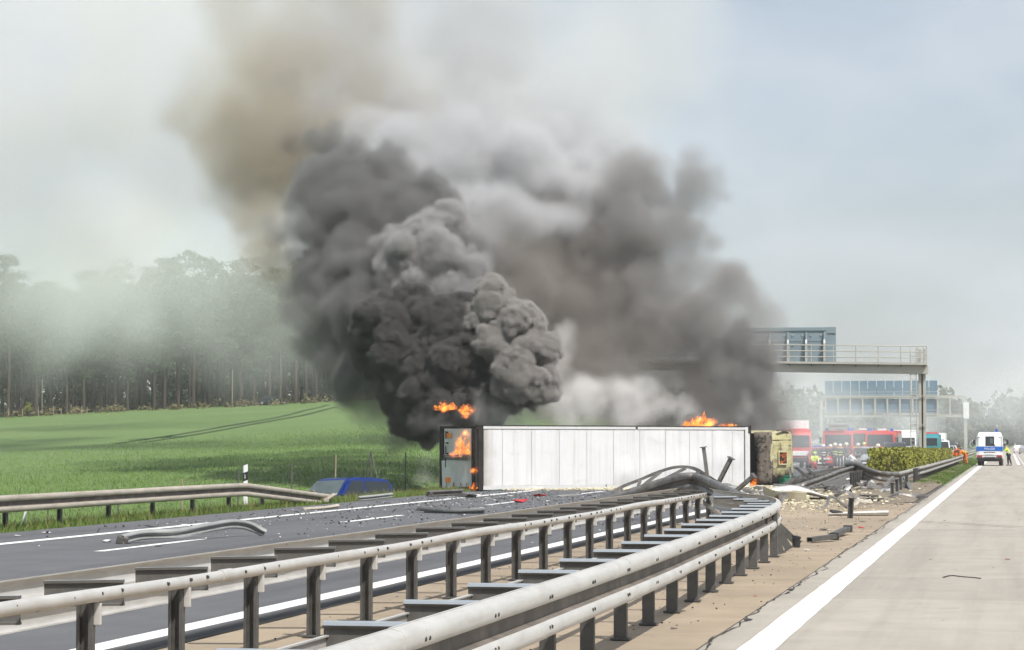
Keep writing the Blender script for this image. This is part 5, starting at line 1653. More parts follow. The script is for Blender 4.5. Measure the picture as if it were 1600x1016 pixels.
for px, lab in ((66, 'tall thin pole at the wood edge near the yellow-green shrub'), (363, 'tall thin pole at the wood edge in the middle of the field')):
    Y = 366; X = dir_at(px, Y)
    p = thing('utility_pole', lab, 'pole', (X, Y, float(tz(X, Y))))
    obj('shaft', tubem((0, 0, -0.3), (0, 0, 5.6), .07, .05, 8), MAT['wood'], p)
    obj('cap', tubem((0, 0, 5.6), (0, 0, 5.72), .08, .06, 8), MAT['debris_white'], p)
Y = 372; X = dir_at(425, Y)
car('small pale car parked at the edge of the wood', (X, Y, float(tz(X, Y))), R(80), MAT['car_dark'], group=None)

# far wood closing the view down the motorway
cs, rs, ns = [], [], []
for k in range(260):
    X = g.uniform(-230, 220); Y = g.uniform(760, 860)
    h = g.uniform(12, 19)
    for q in range(3):
        cs.append((X + g.normal(0, 1.5), Y, h * (0.3 + .3 * q))); rs.append(g.uniform(3.5, 5.5)); ns.append(80)
tag(obj('distant_forest', quads_mesh('distant_forest', leaf_cloud(g, cs, rs, ns, .9, .9)), MAT['pine']), 'faint grey-blue wood far down the motorway', 'forest', kind='stuff')

# clipped hedge in the median: box-shaped bushes, each with stems and foliage
def hedge_variant(seed):
    g = np.random.default_rng(seed)
    n = 2400
    p = g.uniform(-1, 1, (n, 3))
    k = g.random(n)
    ax = g.integers(0, 3, n)
    for i in range(3):
        m = (ax == i) & (k < .75)
        p[m, i] = np.sign(p[m, i]) * g.uniform(.8, 1.04, m.sum())
    bump = 1 + .10 * np.sin(p[:, 0] * 3 + seed) * np.sin(p[:, 1] * 4)
    p = p * np.array([1.0, 2.1, .62]) * bump[:, None] + np.array([0, 0, .86])
    a = g.normal(0, 1, (n, 3)); a /= np.linalg.norm(a, axis=1)[:, None]
    b = np.cross(a, g.normal(0, 1, (n, 3))); b /= np.linalg.norm(b, axis=1)[:, None]
    s = .075 * g.uniform(.5, 1.4, (n, 1))
    q = np.stack([p - a * s, p - b * s * .6, p + a * s, p + b * s * .6], 1)
    me = quads_mesh('foliage', q); me.materials.append(MAT['hedge'])
    bm = bmesh.new()
    rr = random.Random(seed)
    for k in range(9):
        tube(bm, (0, 0, 0), (rr.uniform(-.6, .6), rr.uniform(-1.6, 1.6), 1.2), .035, .012, 5)
    st = bpy.data.meshes.new('stem'); bm.to_mesh(st); bm.free(); st.materials.append(MAT['bark'])
    return me, st
HV = [hedge_variant(3), hedge_variant(4), hedge_variant(5)]
for k in range(24):
    y = 122 + 3.9 * k
    lab = 'nearest clipped yellow-green hedge bush at the broken end of the guardrail' if k == 0 else 'clipped yellow-green bush in the hedge row along the median'
    h = thing('hedge_bush', lab, 'hedge', (-5.75 + r.uniform(-.08, .08), y, 0), (0, 0, 0) if k % 2 else (0, 0, math.pi), group=None if k == 0 else 'bushes of the median hedge')
    s = 1.0 + r.uniform(-.09, .09) - (0.08 if 9 < k else 0)
    h.scale = (0.95, 1.0, s)
    me, st = HV[k % 3]
    obj('foliage', me, None, h); obj('stem', st, None, h)

# wire fence along the field: thin posts and strands
wf = thing('wire_fence', 'thin wire fence on slender posts along the edge of the green field', 'fence', (-27.5, 90, 0))
FP = [(-27.4, 60.5), (-27.5, 67), (-27.6, 73), (-27.4, 78.5), (-27.2, 84), (-27.0, 90), (-26.8, 95.5), (-26.5, 100), (-26.0, 104), (-25.4, 108)]
tops = []
for i, (x, y) in enumerate(FP):
    z = float(tz(x, y)); h = 1.75
    tops.append((x, y, z, h))
    obj('fence_post', tubem((x + 27.5, y - 90, z - .2), (x + 27.5 + .02, y - 90, z + h), 0.032, .028, 6), MAT['galv_dark'] if i % 3 else MAT['wood'], wf)
x, y, z, h = tops[7]
obj('brace', tubem((x + 27.5 + .5, y - 90 - .2, z - .1), (x + 27.5, y - 90, z + h), .025, None, 6), MAT['galv_dark'], wf)
obj('brace', tubem((x + 27.5 - .5, y - 90 + .2, z - .1), (x + 27.5, y - 90, z + h), .025, None, 6), MAT['galv_dark'], wf)
for lev in (0.25, 0.5, 0.75, 1.0, 1.3, 1.6):
    bm = bmesh.new()
    P = [Vector((x + 27.5, y - 90, z + lev)) for x, y, z, h in tops]
    P2 = []
    for a, b in zip(P, P[1:]):
        P2 += [a, (a + b) / 2 - Vector((0, 0, .02))]
    P2.append(P[-1])
    obj('wire', sweep(bm, [(-.004, -.004), (.004, -.004), (.004, .004), (-.004, .004)], P2), MAT['galv_dark'], wf)

# roadside delineator: white post with a slanted black band
dl = thing('delineator_post', 'white roadside marker post with a black band behind the far guardrail', 'marker post', (-22.6, 70.5, -0.05), R(8))
def delin(z0, z1, m, name, g_=1.0):
    bm = bmesh.new()
    pr = [(-.06, .045), (.06, .045), (.075, 0), (.04, -.05), (-.04, -.05), (-.075, 0)]
    lo = [bm.verts.new((x * g_, y * g_, z0 + (x * .35 if name != 'base_shaft' else 0))) for x, y in pr]
    hi = [bm.verts.new((x * g_, y * g_, z1 + x * .35)) for x, y in pr]
    bm.faces.new(lo[::-1]); bm.faces.new(hi)
    for i in range(6):
        bm.faces.new((lo[i], lo[(i + 1) % 6], hi[(i + 1) % 6], hi[i]))
    return obj(name, bm, MAT[m], dl)
delin(0, .80, 'car_white', 'base_shaft'); delin(.80, 1.06, 'plastic_black', 'black_band', 1.02); delin(1.06, 1.28, 'car_white', 'top')
obj('reflector', boxm((-.0, -.055, .93), (.05, .012, .14)), MAT['chrome'], dl)
st = thing('marker_stake', 'short leaning white stake under the far guardrail at the left edge', 'stake', (-21.75, 51.5, -.1), (0, R(12), 0))
obj('shaft', boxm((0, 0, .25), (.06, .03, .5), None, .006), MAT['car_white'], st)
obj('tip', boxm((0, 0, .53), (.064, .034, .06), None, .01), MAT['debris_white'], st)

# ------------------------------------------------------------------ wreckage on the road
# bent W-beam lengths lying on the asphalt
def loose_beam(label, key, m, h=0.34, ups=None, name='torn_rail', extra=True):
    o = Vector((key[0][0], key[0][1], 0))
    t = thing(name, label, 'torn rail', o)
    P = catmull([Vector(k) - o for k in key], 6)
    U = ups if ups else [(0.1, -0.55, 0.8)] * len(P)
    half = len(P) // 2
    obj('rail_beam', sweep(bmesh.new(), wprof(1.0, h=h, d=0.07), P[:half + 1], [U[0]] * (half + 1)), MAT[m], t, smooth=38)
    obj('rail_beam', sweep(bmesh.new(), wprof(1.0, h=h * 0.96, d=0.066), P[half:], [U[0]] * (len(P) - half)), MAT[m], t, smooth=38)
    if extra:
        obj('bracket', boxm(P[1] + Vector((0, -.03, -.02)), (.22, .12, .16), Euler((.2, .3, .4)), .02), MAT['galv_dark'], t)
    return t
loose_beam('long bent silver guardrail length lying on the left lane of the asphalt', [(-16.35, 43.4, .08), (-16.2, 44.2, .15), (-15.75, 44.9, .16), (-15.55, 46.0, .22), (-15.35, 47.0, .27), (-15.15, 47.6, .2), (-14.9, 47.8, .06)], 'rail_loose' if 'rail_loose' in MAT else mat('rail_loose', (0.33, 0.34, 0.33), .45, .3, var=.15, scale=3) and 'rail_loose', .20)
loose_beam('flat twisted sheet of guardrail lying on the asphalt before the trailer', [(-15.65, 64.6, .08), (-15.1, 64.2, .06), (-14.5, 63.9, .05), (-13.8, 64.0, .09)], 'rail_loose', .40, [(0.0, -0.9, 0.35)] * 40, extra=False)
loose_beam('short torn rail piece in the verge grass right of the blue car', [(-20.9, 77.2, .08), (-20.5, 78.0, .12), (-20.2, 78.9, .16)], 'rail_loose', .16, extra=False)
loose_beam('grey bent metal piece at the verge edge near the trailer rear', [(-20.1, 83.6, .1), (-19.7, 84.9, .12), (-19.3, 85.6, .14)], 'galv_dark', .24)
loose_beam('pale strip of rail lying at the left verge near the far guardrail', [(-19.55, 66.2, .03), (-19.2, 67.2, .05), (-18.95, 67.8, .10)], 'rail_weathered', .12, [(0.0, -0.9, 0.3)] * 30, extra=False)

def shard_mesh(seed, flat=0.35, n=9):
    """an irregular broken lump: a convex hull of random points"""
    r = random.Random(seed)
    bm = bmesh.new()
    for k in range(n):
        bm.verts.new((r.uniform(-.5, .5), r.uniform(-.5, .5), r.uniform(0, flat)))
    res = bmesh.ops.convex_hull(bm, input=list(bm.verts))
    bmesh.ops.delete(bm, geom=[v for v in bm.verts if not v.link_faces], context='VERTS')
    me = bpy.data.meshes.new('shard'); bmesh.ops.recalc_face_normals(bm, faces=bm.faces); bm.to_mesh(me); bm.free()
    return me
def flake_mesh(seed):
    """a torn, curled flake of sheet"""
    r = random.Random(seed)
    bm = bmesh.new()
    n = 7
    ring = [bm.verts.new((math.cos(6.283 * k / n) * r.uniform(.25, .6), math.sin(6.283 * k / n) * r.uniform(.2, .45), r.uniform(0.02, .22))) for k in range(n)]
    c = bm.verts.new((0, 0, .05))
    for k in range(n):
        bm.faces.new((c, ring[k], ring[(k + 1) % n]))
    ext = bmesh.ops.solidify(bm, geom=list(bm.faces), thickness=0.03)
    me = bpy.data.meshes.new('flake'); bmesh.ops.recalc_face_normals(bm, faces=bm.faces); bm.to_mesh(me); bm.free()
    return me
SH = [shard_mesh(k) for k in range(8)] + [flake_mesh(k) for k in range(6)]
VAR = {}
def piece(mname, k):
    key = (mname, k)
    if key not in VAR:
        me = SH[k].copy(); me.materials.clear(); me.materials.append(MAT[mname]); VAR[key] = me
    return VAR[key]
def bit(name, label, cat, loc, s, mname, k, rz, group=None):
    o = obj(name, piece(mname, k), None, None, loc, (rnd.uniform(-.1, .1), rnd.uniform(-.1, .1), rz))
    o.scale = s
    tag(o, label, cat, group)
    return o
g_dark, g_white, g_red = 'dark wreck fragments on the roads', 'pale wreck fragments on the roads', 'red wreck fragments on the median'
r = random.Random(21)
# asphalt side: dark and pale fragments, denser towards the trailer
for k in range(120):
    t = r.random() ** 0.7
    y = 44 + 44 * t + r.uniform(-3, 3); x = r.uniform(-20.3, -9.2)
    if x < -18.9 + r.random() or t > .5 or r.random() < .3:
        s = r.uniform(.05, .22) * (1.5 if r.random() < .12 else 1)
        wh = r.random() < .5
        bit('fragment', 'small pale fragment lying on the asphalt carriageway' if wh else 'small dark fragment lying on the asphalt carriageway', 'fragment', (x, y, 0.006), (s * r.uniform(.7, 1.8), s, s * r.uniform(.3, .7)), 'debris_white' if wh else 'debris_dark', r.randrange(14), r.uniform(0, 6.28),
            'pale fragments on the asphalt' if wh else 'dark fragments on the asphalt')
# concrete median and right carriageway
for k in range(70):
    y = 24 + 70 * r.random() ** 1.2; x = r.uniform(-6.2, -2.95)
    if y < 40 and r.random() < .5: continue
    s = r.uniform(.04, .14) * (1 if y < 50 else 1.7)
    q = r.random()
    m_ = 'debris_red' if q < .22 else ('debris_dark' if q < .8 else 'debris_white')
    nm = {'debris_red': 'red', 'debris_dark': 'dark', 'debris_white': 'pale'}[m_]
    bit('fragment', 'small %s fragment lying on the sandy median' % nm, 'fragment', (x, y, 0.006), (s * r.uniform(1, 2.2), s, s * r.uniform(.2, .5)), m_, r.randrange(14), r.uniform(0, 6.28), nm + ' fragments on the median')
for k in range(48):
    y = 23 + 60 * r.random() ** 1.1; x = r.uniform(-2.0, 3.2)
    s = r.uniform(.02, .06) * (1 if y < 45 else 1.6)
    bit('fragment', 'tiny dark crumb lying on the concrete carriageway', 'fragment', (x, y, 0.006), (s * r.uniform(1, 2.5), s, s * r.uniform(.2, .5)), 'debris_dark', r.randrange(14), r.uniform(0, 6.28), 'dark crumbs on the concrete')
bit('fragment', 'red fragment lying alone on the concrete carriageway', 'fragment', (-0.02, 40.4, .006), (.13, .07, .05), 'debris_red', 3, .4)
bit('fragment', 'black lump of wreckage on the white line before the trailer rear', 'fragment', (-18.5, 82.4, .006), (.95, .6, .55), 'debris_dark', 2, .3)
bit('fragment', 'flat dark green scrap at the foot of the trailer rear doors', 'fragment', (-19.9, 92.6, .02), (1.9, .5, .25), 'green_plastic', 9, .2)
bit('fragment', 'large pale torn scrap on the road before the trailer', 'fragment', (-16.9, 80.2, .006), (1.0, .5, .3), 'debris_white', 10, .2)
bit('fragment', 'bright red torn scrap on the road before the trailer', 'fragment', (-16.2, 84.2, .006), (.8, .5, .5), 'debris_red', 9, .8)
bit('fragment', 'second pale torn scrap on the road before the trailer', 'fragment', (-15.4, 85.2, .006), (1.6, .5, .25), 'debris_white', 12, .1)
bit('fragment', 'dark torn scrap with red paint on the road before the trailer', 'fragment', (-15.2, 76.0, .006), (.6, .5, .3), 'debris_red', 5, .1)
bit('fragment', 'broken dark part beside the verge left of the bent rail', 'fragment', (-18.95, 52.1, .006), (.42, .22, .2), 'debris_dark', 8, .4)
# sandwich of curled white panel on the rubble
wp = thing('white_panel_wreck', 'curved torn piece of white trailer panel lying on the rubble in the median', 'panel', (-6.9, 80.0, 0.02), R(12))
bm = bmesh.new()
rows = []
for i in range(9):
    row = []
    for k in range(5):
        u, v = i / 8, k / 4
        x = -1.0 + 2.1 * u; y = -.3 + 1.3 * v + .2 * math.sin(u * 3)
        z = 0.52 * math.sin(math.pi * (0.15 + .7 * u)) * (0.55 + .45 * v) + (0.12 if k == 0 else 0) - 0.1 * u + rnd.uniform(-.015, .015)
        row.append(bm.verts.new((x, y, max(.01, z))))
    rows.append(row)
for a, b in zip(rows, rows[1:]):
    for k in range(4):
        bm.faces.new((a[k], a[k + 1], b[k + 1], b[k]))
o = obj('outer_skin', bm, MAT['debris_white'], wp, smooth=60)
md = o.modifiers.new('thick', 'SOLIDIFY'); md.thickness = .05
bm = bmesh.new()
P = catmull([(-1.05, -.35, .26), (-.7, -.62, .10), (-.2, -.75, .06), (.3, -.72, .05)], 5)
obj('curled_edge', sweep(bm, [(-.02, -.02), (.02, -.02), (.03, .26), (-.01, .26)], P, [(0, -.4, 1)] * len(P)), MAT['foam'], wp)
obj('foam_core', boxm((.15, -.30, .12), (.6, .25, .16), Euler((.1, .05, .3)), .04), MAT['foam'], wp)
wp2 = thing('white_panel_wreck', 'flat white panel strip lying on the median near the lone steel post', 'panel', (-3.9, 64.5, .01), R(4))
bm = bmesh.new()
prism(bm, [(-.3, 0), (.35, 0), (.45, .05), (.1, .09), (-.35, .06)], -.75, .8)
for v in bm.verts: v.co.z *= 1 + .5 * math.sin(v.co.x * 3); v.co.y += .12 * math.sin(v.co.x * 4)
obj('outer_skin', bm, MAT['debris_white'], wp2)
obj('torn_edge', boxm((-.55, -.1, .08), (.3, .2, .06), Euler((.2, .1, .5)), .01), MAT['debris_dark'], wp2)
# foam rubble: crumbled insulation, uncountable
g = np.random.default_rng(31)
def rubble(name, n, xr, yr, size, m, keep, label, zoff=0.0):
    base = shard_mesh(99, .6, 8)
    bv = np.zeros(len(base.vertices) * 3); base.vertices.foreach_get('co', bv); bv = bv.reshape(-1, 3)
    bf = [list(p.vertices) for p in base.polygons]
    x = g.uniform(*xr, n); y = g.uniform(*yr, n); k = keep(x, y); x, y = x[k], y[k]; n = len(x)
    s = size * g.uniform(.4, 1.5, n) ** 1.5; a = g.uniform(0, 6.28, n)
    c, sn = np.cos(a), np.sin(a)
    V = np.zeros((n, len(bv), 3))
    V[:, :, 0] = (bv[None, :, 0] * c[:, None] - bv[None, :, 1] * sn[:, None]) * s[:, None] + x[:, None]
    V[:, :, 1] = (bv[None, :, 0] * sn[:, None] + bv[None, :, 1] * c[:, None]) * s[:, None] + y[:, None]
    V[:, :, 2] = bv[None, :, 2] * s[:, None] * g.uniform(.5, 1.2, (n, 1)) + zoff + .004
    F = [[v + i * len(bv) for v in f] for i in range(n) for f in bf]
    me = bpy.data.meshes.new(name); me.from_pydata(V.reshape(-1, 3).tolist(), [], F)
    return tag(obj(name, me, m), label, 'rubble', kind='stuff')
ca, sa = math.cos(TA), math.sin(TA)
def trailer_xy(x, y):
    dx, dy = x + 20.62, y - 94.3
    return dx * ca + dy * sa, -dx * sa + dy * ca
def k1(x, y):
    u, v = trailer_xy(x, y)
    d = -v
    return (u > 1.0) & (u < 16) & (d > 0.15) & (d < 0.3 + 4.0 * g.random(len(x)) ** 3 * np.clip(u / 4, .3, 1.2)) & (x < -8)
rubble('foam_rubble', 34000, (-20, -8), (85, 112), .095, MAT['foam'], k1, 'crumbled cream insulation foam along the foot of the trailer')
def k2(x, y):
    dens = np.exp(-((x + 6.6) / 2.0) ** 2) * np.exp(-((y - 84) / 13.0) ** 2) + .35 * np.exp(-((x + 8.4) / 2.5) ** 2) * np.exp(-((y - 96) / 8.0) ** 2)
    cl = .5 + .5 * np.sin(x * 2.3 + 1.0) * np.sin(y * .9)
    return g.random(len(x)) < dens * (.35 + .65 * cl)
rubble('foam_rubble', 17000, (-11.5, -3.2), (66, 108), .085, MAT['foam'], k2, 'cream foam and gravel strewn over the broken median', .02)
def k3(x, y):
    return g.random(len(x)) < np.exp(-((y - 82) / 26.0) ** 2)
rubble('dark_grit', 2600, (-20, -8.6), (46, 100), .05, MAT['debris_dark'], k3, 'fine dark grit scattered over the asphalt')
rubble('pale_grit', 1500, (-20, -8.6), (42, 100), .04, MAT['debris_white'], k3, 'fine pale grit scattered over the asphalt')
rubble('median_grit', 1500, (-7.6, -2.9), (20, 80), .025, MAT['debris_dark'], lambda x, y: g.random(len(x)) < .3 + .7 * (y / 80), 'fine dark grit scattered over the sandy median')
# torn-out posts and a canister lying on the concrete
def lying_post(label, p0, p1):
    a, b = Vector(p0), Vector(p1); d = b - a
    t = thing('fallen_post', label, 'post', a)
    q = d.to_track_quat('Z', 'Y').to_euler()
    obj('shaft', channel_post('shaft', d.length, w=.12, d=.09), MAT['post_steel'], t, (0, 0, 0), q)
    e = obj('base_plate', PLATE, MAT['post_steel'], t, d, q)
    return t
lying_post('nearer of two torn-out posts lying right of the black canister', (-3.72, 46.5, .06), (-3.32, 47.5, .09))
lying_post('farther of two torn-out posts lying right of the black canister', (-3.46, 48.6, .06), (-3.28, 50.9, .12))
lying_post('dark torn-out post on the median right of the leaning post comb', (-4.55, 80.2, .06), (-4.05, 79.4, .05))
lying_post('torn-out post lying flat left of the black stumps', (-5.0, 84.6, .08), (-4.45, 83.4, .06))
cn = thing('canister', 'small black canister standing on the concrete beside the looped guardrail', 'canister', (-3.80, 44.5, .004))
obj('body', tubem((0, 0, 0), (0, 0, .17), .07, .075, 16), MAT['plastic_black'], cn, smooth=40)
obj('lid', tubem((0, 0, .168), (.008, 0, .205), .085, .08, 16), MAT['plastic_black'], cn, smooth=40)
# a thin wire on the concrete
bm = bmesh.new()
P = catmull([(-.92, 34.9, .008), (-.82, 35.3, .012), (-.66, 35.1, .008), (-.52, 34.9, .01), (-.4, 34.75, .006)], 6)
tag(obj('wire_scrap', sweep(bm, [(-.008, -.005), (.008, -.005), (.008, .007), (-.008, .007)], P), MAT['debris_dark']), 'thin bent wire lying on the concrete carriageway', 'wire')

# more twisted strips and bars strewn over the broken median
r = random.Random(57)
for k in range(46):
    y = 62 + 46 * r.random() ** .8; x = r.uniform(-7.6, -4.0) if k % 3 else r.uniform(-12.5, -8.5)
    if k % 3 == 0: y = r.uniform(84, 98)
    L = r.uniform(.5, 1.7) * (1.5 if k > 26 else 1); a = r.uniform(0, 6.28)
    P = catmull([(0, 0, .03), (L * .3 * math.cos(a), L * .3 * math.sin(a), r.uniform(.05, .28)), (L * .65 * math.cos(a + .3), L * .65 * math.sin(a + .3), r.uniform(.03, .35)), (L * math.cos(a + .1), L * math.sin(a + .1), r.uniform(.02, .2))], 4)
    U = [Vector((r.uniform(-.3, .3), -0.3 - t_ / len(P), 0.7)) for t_ in range(len(P))]
    if k > 26: x, y = r.uniform(-8.9, -5.2), r.uniform(88, 107)
    w = r.uniform(.03, .09)
    o = obj('metal_strip', sweep(bmesh.new(), [(-w, 0), (0, .02), (w, 0), (w, .012), (0, .032), (-w, .012)], P, U), MAT[r.choice(['rail_dark'] if k > 26 else ['rail_dark', 'rail_loose', 'galv_dark', 'rail_dark', 'rail_weathered'])], None, (x, y, .02))
    tag(o, 'twisted strip of torn metal lying on the wreck-strewn ground near the trailer', 'metal strip', 'twisted metal strips near the trailer')

# ------------------------------------------------------------------ smoke
# plume frame: origin on the ground behind the lorry, x across the view, y away, z up
PLUME_O = (-19.98, 97.98, 0.0)

def value_noise(shape, cell, rng):
    """smooth value noise on a voxel grid, lattice spacing cell (voxels)"""
    ms = [int(math.ceil(n / cell)) + 3 for n in shape]
    a = rng.random(ms, dtype=np.float32) * 2 - 1
    for ax, n in enumerate(shape):
        t = (np.arange(n) + 0.5 * cell) / cell
        i = t.astype(int)
        f = t - i
        f = f * f * f * (f * (6 * f - 15) + 10)
        W = np.zeros((n, ms[ax]), np.float32)
        W[np.arange(n), i] = 1 - f
        W[np.arange(n), i + 1] = f
        a = np.moveaxis(np.tensordot(W, a, axes=(1, ax)), 0, ax)
    return a

def fbm(shape, cell, octaves, rng, gain=0.5, billow=False):
    tot = np.zeros(shape, np.float32)
    amp = 1.0
    for k in range(octaves):
        n = value_noise(shape, cell, rng)
        tot += amp * (np.abs(n) * 2 - 0.6 if billow else n)
        amp *= gain
        cell = max(cell * 0.5, 1.01)
    return tot

def sphere_union(lo, voxel, shape, puffs):
    """largest (r - distance) over all puffs, stamped locally; far away it is strongly negative"""
    d = np.full(shape, -9.0, np.float32)
    lo = np.array(lo)
    for (x, y, z, r) in puffs:
        rr = r * 1.6 + 1.2 + 2 * voxel
        c = np.array((x, y, z))
        a = np.maximum(np.floor((c - rr - lo) / voxel).astype(int), 0)
        b = np.minimum(np.ceil((c + rr - lo) / voxel).astype(int) + 1, shape)
        if (b <= a).any():
            continue
        ax = [(lo[k] + voxel * np.arange(a[k], b[k]) - c[k]) ** 2 for k in range(3)]
        dist = np.sqrt(ax[0][:, None, None] + ax[1][None, :, None] + ax[2][None, None, :])
        sl = d[a[0]:b[0], a[1]:b[1], a[2]:b[2]]
        np.maximum(sl, (r - dist).astype(np.float32), out=sl)
    return d

def grow(puffs, n, k0, k1, rng, out=0.85, up=0.0):
    """children sitting on the surface of each puff (cauliflower)"""
    res = []
    for (x, y, z, r) in puffs:
        for _ in range(n):
            v = np.array([rng.gauss(0, 1), rng.gauss(0, 1), rng.gauss(0, 1) + up])
            v /= np.linalg.norm(v) + 1e-6
            c = r * rng.uniform(k0, k1)
            p = np.array((x, y, z)) + v * (r * out)
            res.append((p[0], p[1], p[2], c))
    return res

def volume_material(name, color, density, anis=0.0, emission=None):
    m = bpy.data.materials.new(name)
    m.use_nodes = True
    nt = m.node_tree
    nt.nodes.clear()
    o = nt.nodes.new('ShaderNodeOutputMaterial')
    v = nt.nodes.new('ShaderNodeVolumePrincipled')
    v.inputs['Color'].default_value = (*color, 1)
    v.inputs['Density'].default_value = density
    v.inputs['Anisotropy'].default_value = anis
    nt.links.new(v.outputs['Volume'], o.inputs['Volume'])
    return m

def smoke_object(name, dens, lo, voxel, mat):
    """a Volume built by geometry nodes from a density array, in the plume frame"""
    nx, ny, nz = dens.shape
    me = bpy.data.meshes.new(name)
    n = dens.size
    me.vertices.add(n)
    at = me.attributes.new('dens', 'FLOAT', 'POINT')
    at.data.foreach_set('value', np.ascontiguousarray(dens, np.float32).ravel())
    ob = bpy.data.objects.new(name, me)
    scene.collection.objects.link(ob)
    ob.location = PLUME_O
    ob.rotation_euler = (0, 0, YAW)
    ob['kind'] = 'stuff'
    g = bpy.data.node_groups.new(name, 'GeometryNodeTree')
    g.interface.new_socket('Geometry', in_out='INPUT', socket_type='NodeSocketGeometry')
    g.interface.new_socket('Geometry', in_out='OUTPUT', socket_type='NodeSocketGeometry')
    N, L = g.nodes, g.links
    gi, go = N.new('NodeGroupInput'), N.new('NodeGroupOutput')
    pos = N.new('GeometryNodeInputPosition')
    sub = N.new('ShaderNodeVectorMath'); sub.operation = 'SUBTRACT'; sub.inputs[1].default_value = lo
    div = N.new('ShaderNodeVectorMath'); div.operation = 'SCALE'; div.inputs['Scale'].default_value = 1.0 / voxel
    L.new(pos.outputs[0], sub.inputs[0]); L.new(sub.outputs[0], div.inputs[0])
    add = N.new('ShaderNodeVectorMath'); add.operation = 'ADD'; add.inputs[1].default_value = (0.5, 0.5, 0.5)
    flo = N.new('ShaderNodeVectorMath'); flo.operation = 'FLOOR'
    L.new(div.outputs[0], add.inputs[0]); L.new(add.outputs[0], flo.inputs[0])
    mx = N.new('ShaderNodeVectorMath'); mx.operation = 'MAXIMUM'; mx.inputs[1].default_value = (0, 0, 0)
    mn = N.new('ShaderNodeVectorMath'); mn.operation = 'MINIMUM'; mn.inputs[1].default_value = (nx - 1, ny - 1, nz - 1)
    L.new(flo.outputs[0], mx.inputs[0]); L.new(mx.outputs[0], mn.inputs[0])
    dot = N.new('ShaderNodeVectorMath'); dot.operation = 'DOT_PRODUCT'; dot.inputs[1].default_value = (ny * nz, nz, 1)
    L.new(mn.outputs[0], dot.inputs[0])
    f2i = N.new('FunctionNodeFloatToInt')
    L.new(dot.outputs['Value'], f2i.inputs[0])
    na = N.new('GeometryNodeInputNamedAttribute'); na.data_type = 'FLOAT'; na.inputs[0].default_value = 'dens'
    si = N.new('GeometryNodeSampleIndex'); si.data_type = 'FLOAT'; si.domain = 'POINT'
    L.new(gi.outputs[0], si.inputs[0]); L.new(na.outputs[0], si.inputs['Value']); L.new(f2i.outputs[0], si.inputs['Index'])
    vc = N.new('GeometryNodeVolumeCube')
    vc.inputs['Min'].default_value = lo
    vc.inputs['Max'].default_value = [lo[0] + (nx - 1) * voxel, lo[1] + (ny - 1) * voxel, lo[2] + (nz - 1) * voxel]
    vc.inputs['Resolution X'].default_value = nx
    vc.inputs['Resolution Y'].default_value = ny
    vc.inputs['Resolution Z'].default_value = nz
    L.new(si.outputs[0], vc.inputs['Density'])
    sm = N.new('GeometryNodeSetMaterial'); sm.inputs['Material'].default_value = mat
    L.new(vc.outputs[0], sm.inputs['Geometry']); L.new(sm.outputs[0], go.inputs[0])
    md = ob.modifiers.new('smoke', 'NODES'); md.node_group = g
    me.materials.append(mat)
    return ob

def grid_for(puffs, voxel, pad):
    P = np.array([p[:3] for p in puffs]); Rr = np.array([p[3] for p in puffs])
    lo = (P - Rr[:, None]).min(0) - pad
    hi = (P + Rr[:, None]).max(0) + pad
    shape = tuple(int(math.ceil(v)) + 1 for v in (hi - lo) / voxel)
    return tuple(float(v) for v in lo), shape

def smoke_cloud(name, puffs, voxel, mat, seed, levels=((14, .35, .55),), soft=0.15, noise_amp=0.2, noise_cell=1.2,
                octaves=4, billow=False, inner=0.3, pad=0.4, fade=None, erode=0.0, gain=0.5, ground=True):
    rng = np.random.default_rng(seed)
    rr = random.Random(seed)
    allp = list(puffs)
    cur = list(puffs)
    for (n, a, b) in levels:
        cur = grow(cur, n, a, b, rr)
        allp += cur
    lo, shape = grid_for(allp, voxel, pad)
    d = sphere_union(lo, voxel, shape, allp)
    if noise_amp:
        d += noise_amp * fbm(shape, noise_cell / voxel, octaves, rng, gain=gain, billow=billow)
    dens = np.clip((d - erode) / soft, 0, 1)
    dens = dens * dens * (3 - 2 * dens)
    if inner:
        dens *= np.clip(1 - inner + inner * 1.6 * fbm(shape, noise_cell * 1.7 / voxel, 3, rng), 0.05, 2)
    # nothing below the ground, nothing cut off at the grid's faces
    zz = lo[2] + voxel * np.arange(shape[2])
    if ground:
        dens *= np.clip((zz - 0.05) / 0.3, 0, 1)[None, None, :].astype(np.float32)
    if fade is not None:
        g3 = [lo[k] + voxel * np.arange(shape[k]) for k in range(3)]
        dens *= fade(g3[0][:, None, None], g3[1][None, :, None], g3[2][None, None, :]).astype(np.float32)
    dens[dens < 0.004] = 0
    return smoke_object(name, dens.astype(np.float32), lo, voxel, mat)

M_black = volume_material('black_smoke', (0.20, 0.194, 0.19), 16.0)  # darker copy of the core smoke, shade of the left side painted in
M_lit = volume_material('lit_smoke', (0.56, 0.535, 0.51), 20.0)  # paler copy of the core smoke, sunlight on the right lobes painted in
M_mid = volume_material('mid_smoke', (0.60, 0.59, 0.585), 5.0)
M_dim = volume_material('dim_smoke', (0.35, 0.345, 0.345), 2.0)
M_pale = volume_material('pale_smoke', (0.78, 0.785, 0.805), 0.85, -0.25)
M_grey = volume_material('grey_smoke', (0.44, 0.41, 0.38), 0.95)  # lower plume: its shading is put into a colour darker than the pale smoke
M_right = volume_material('brown_grey_smoke', (0.47, 0.455, 0.445), 0.95)
M_brown = volume_material('brown_smoke', (0.62, 0.56, 0.455), 0.75)
M_white = volume_material('white_smoke', (0.96, 0.945, 0.925), 0.85, -0.3)
M_veil = volume_material('veil_smoke', (0.99, 0.985, 0.97), 0.10, -0.4)
M_drift = volume_material('drift_smoke', (0.93, 0.98, 0.95), 0.06, -0.3)
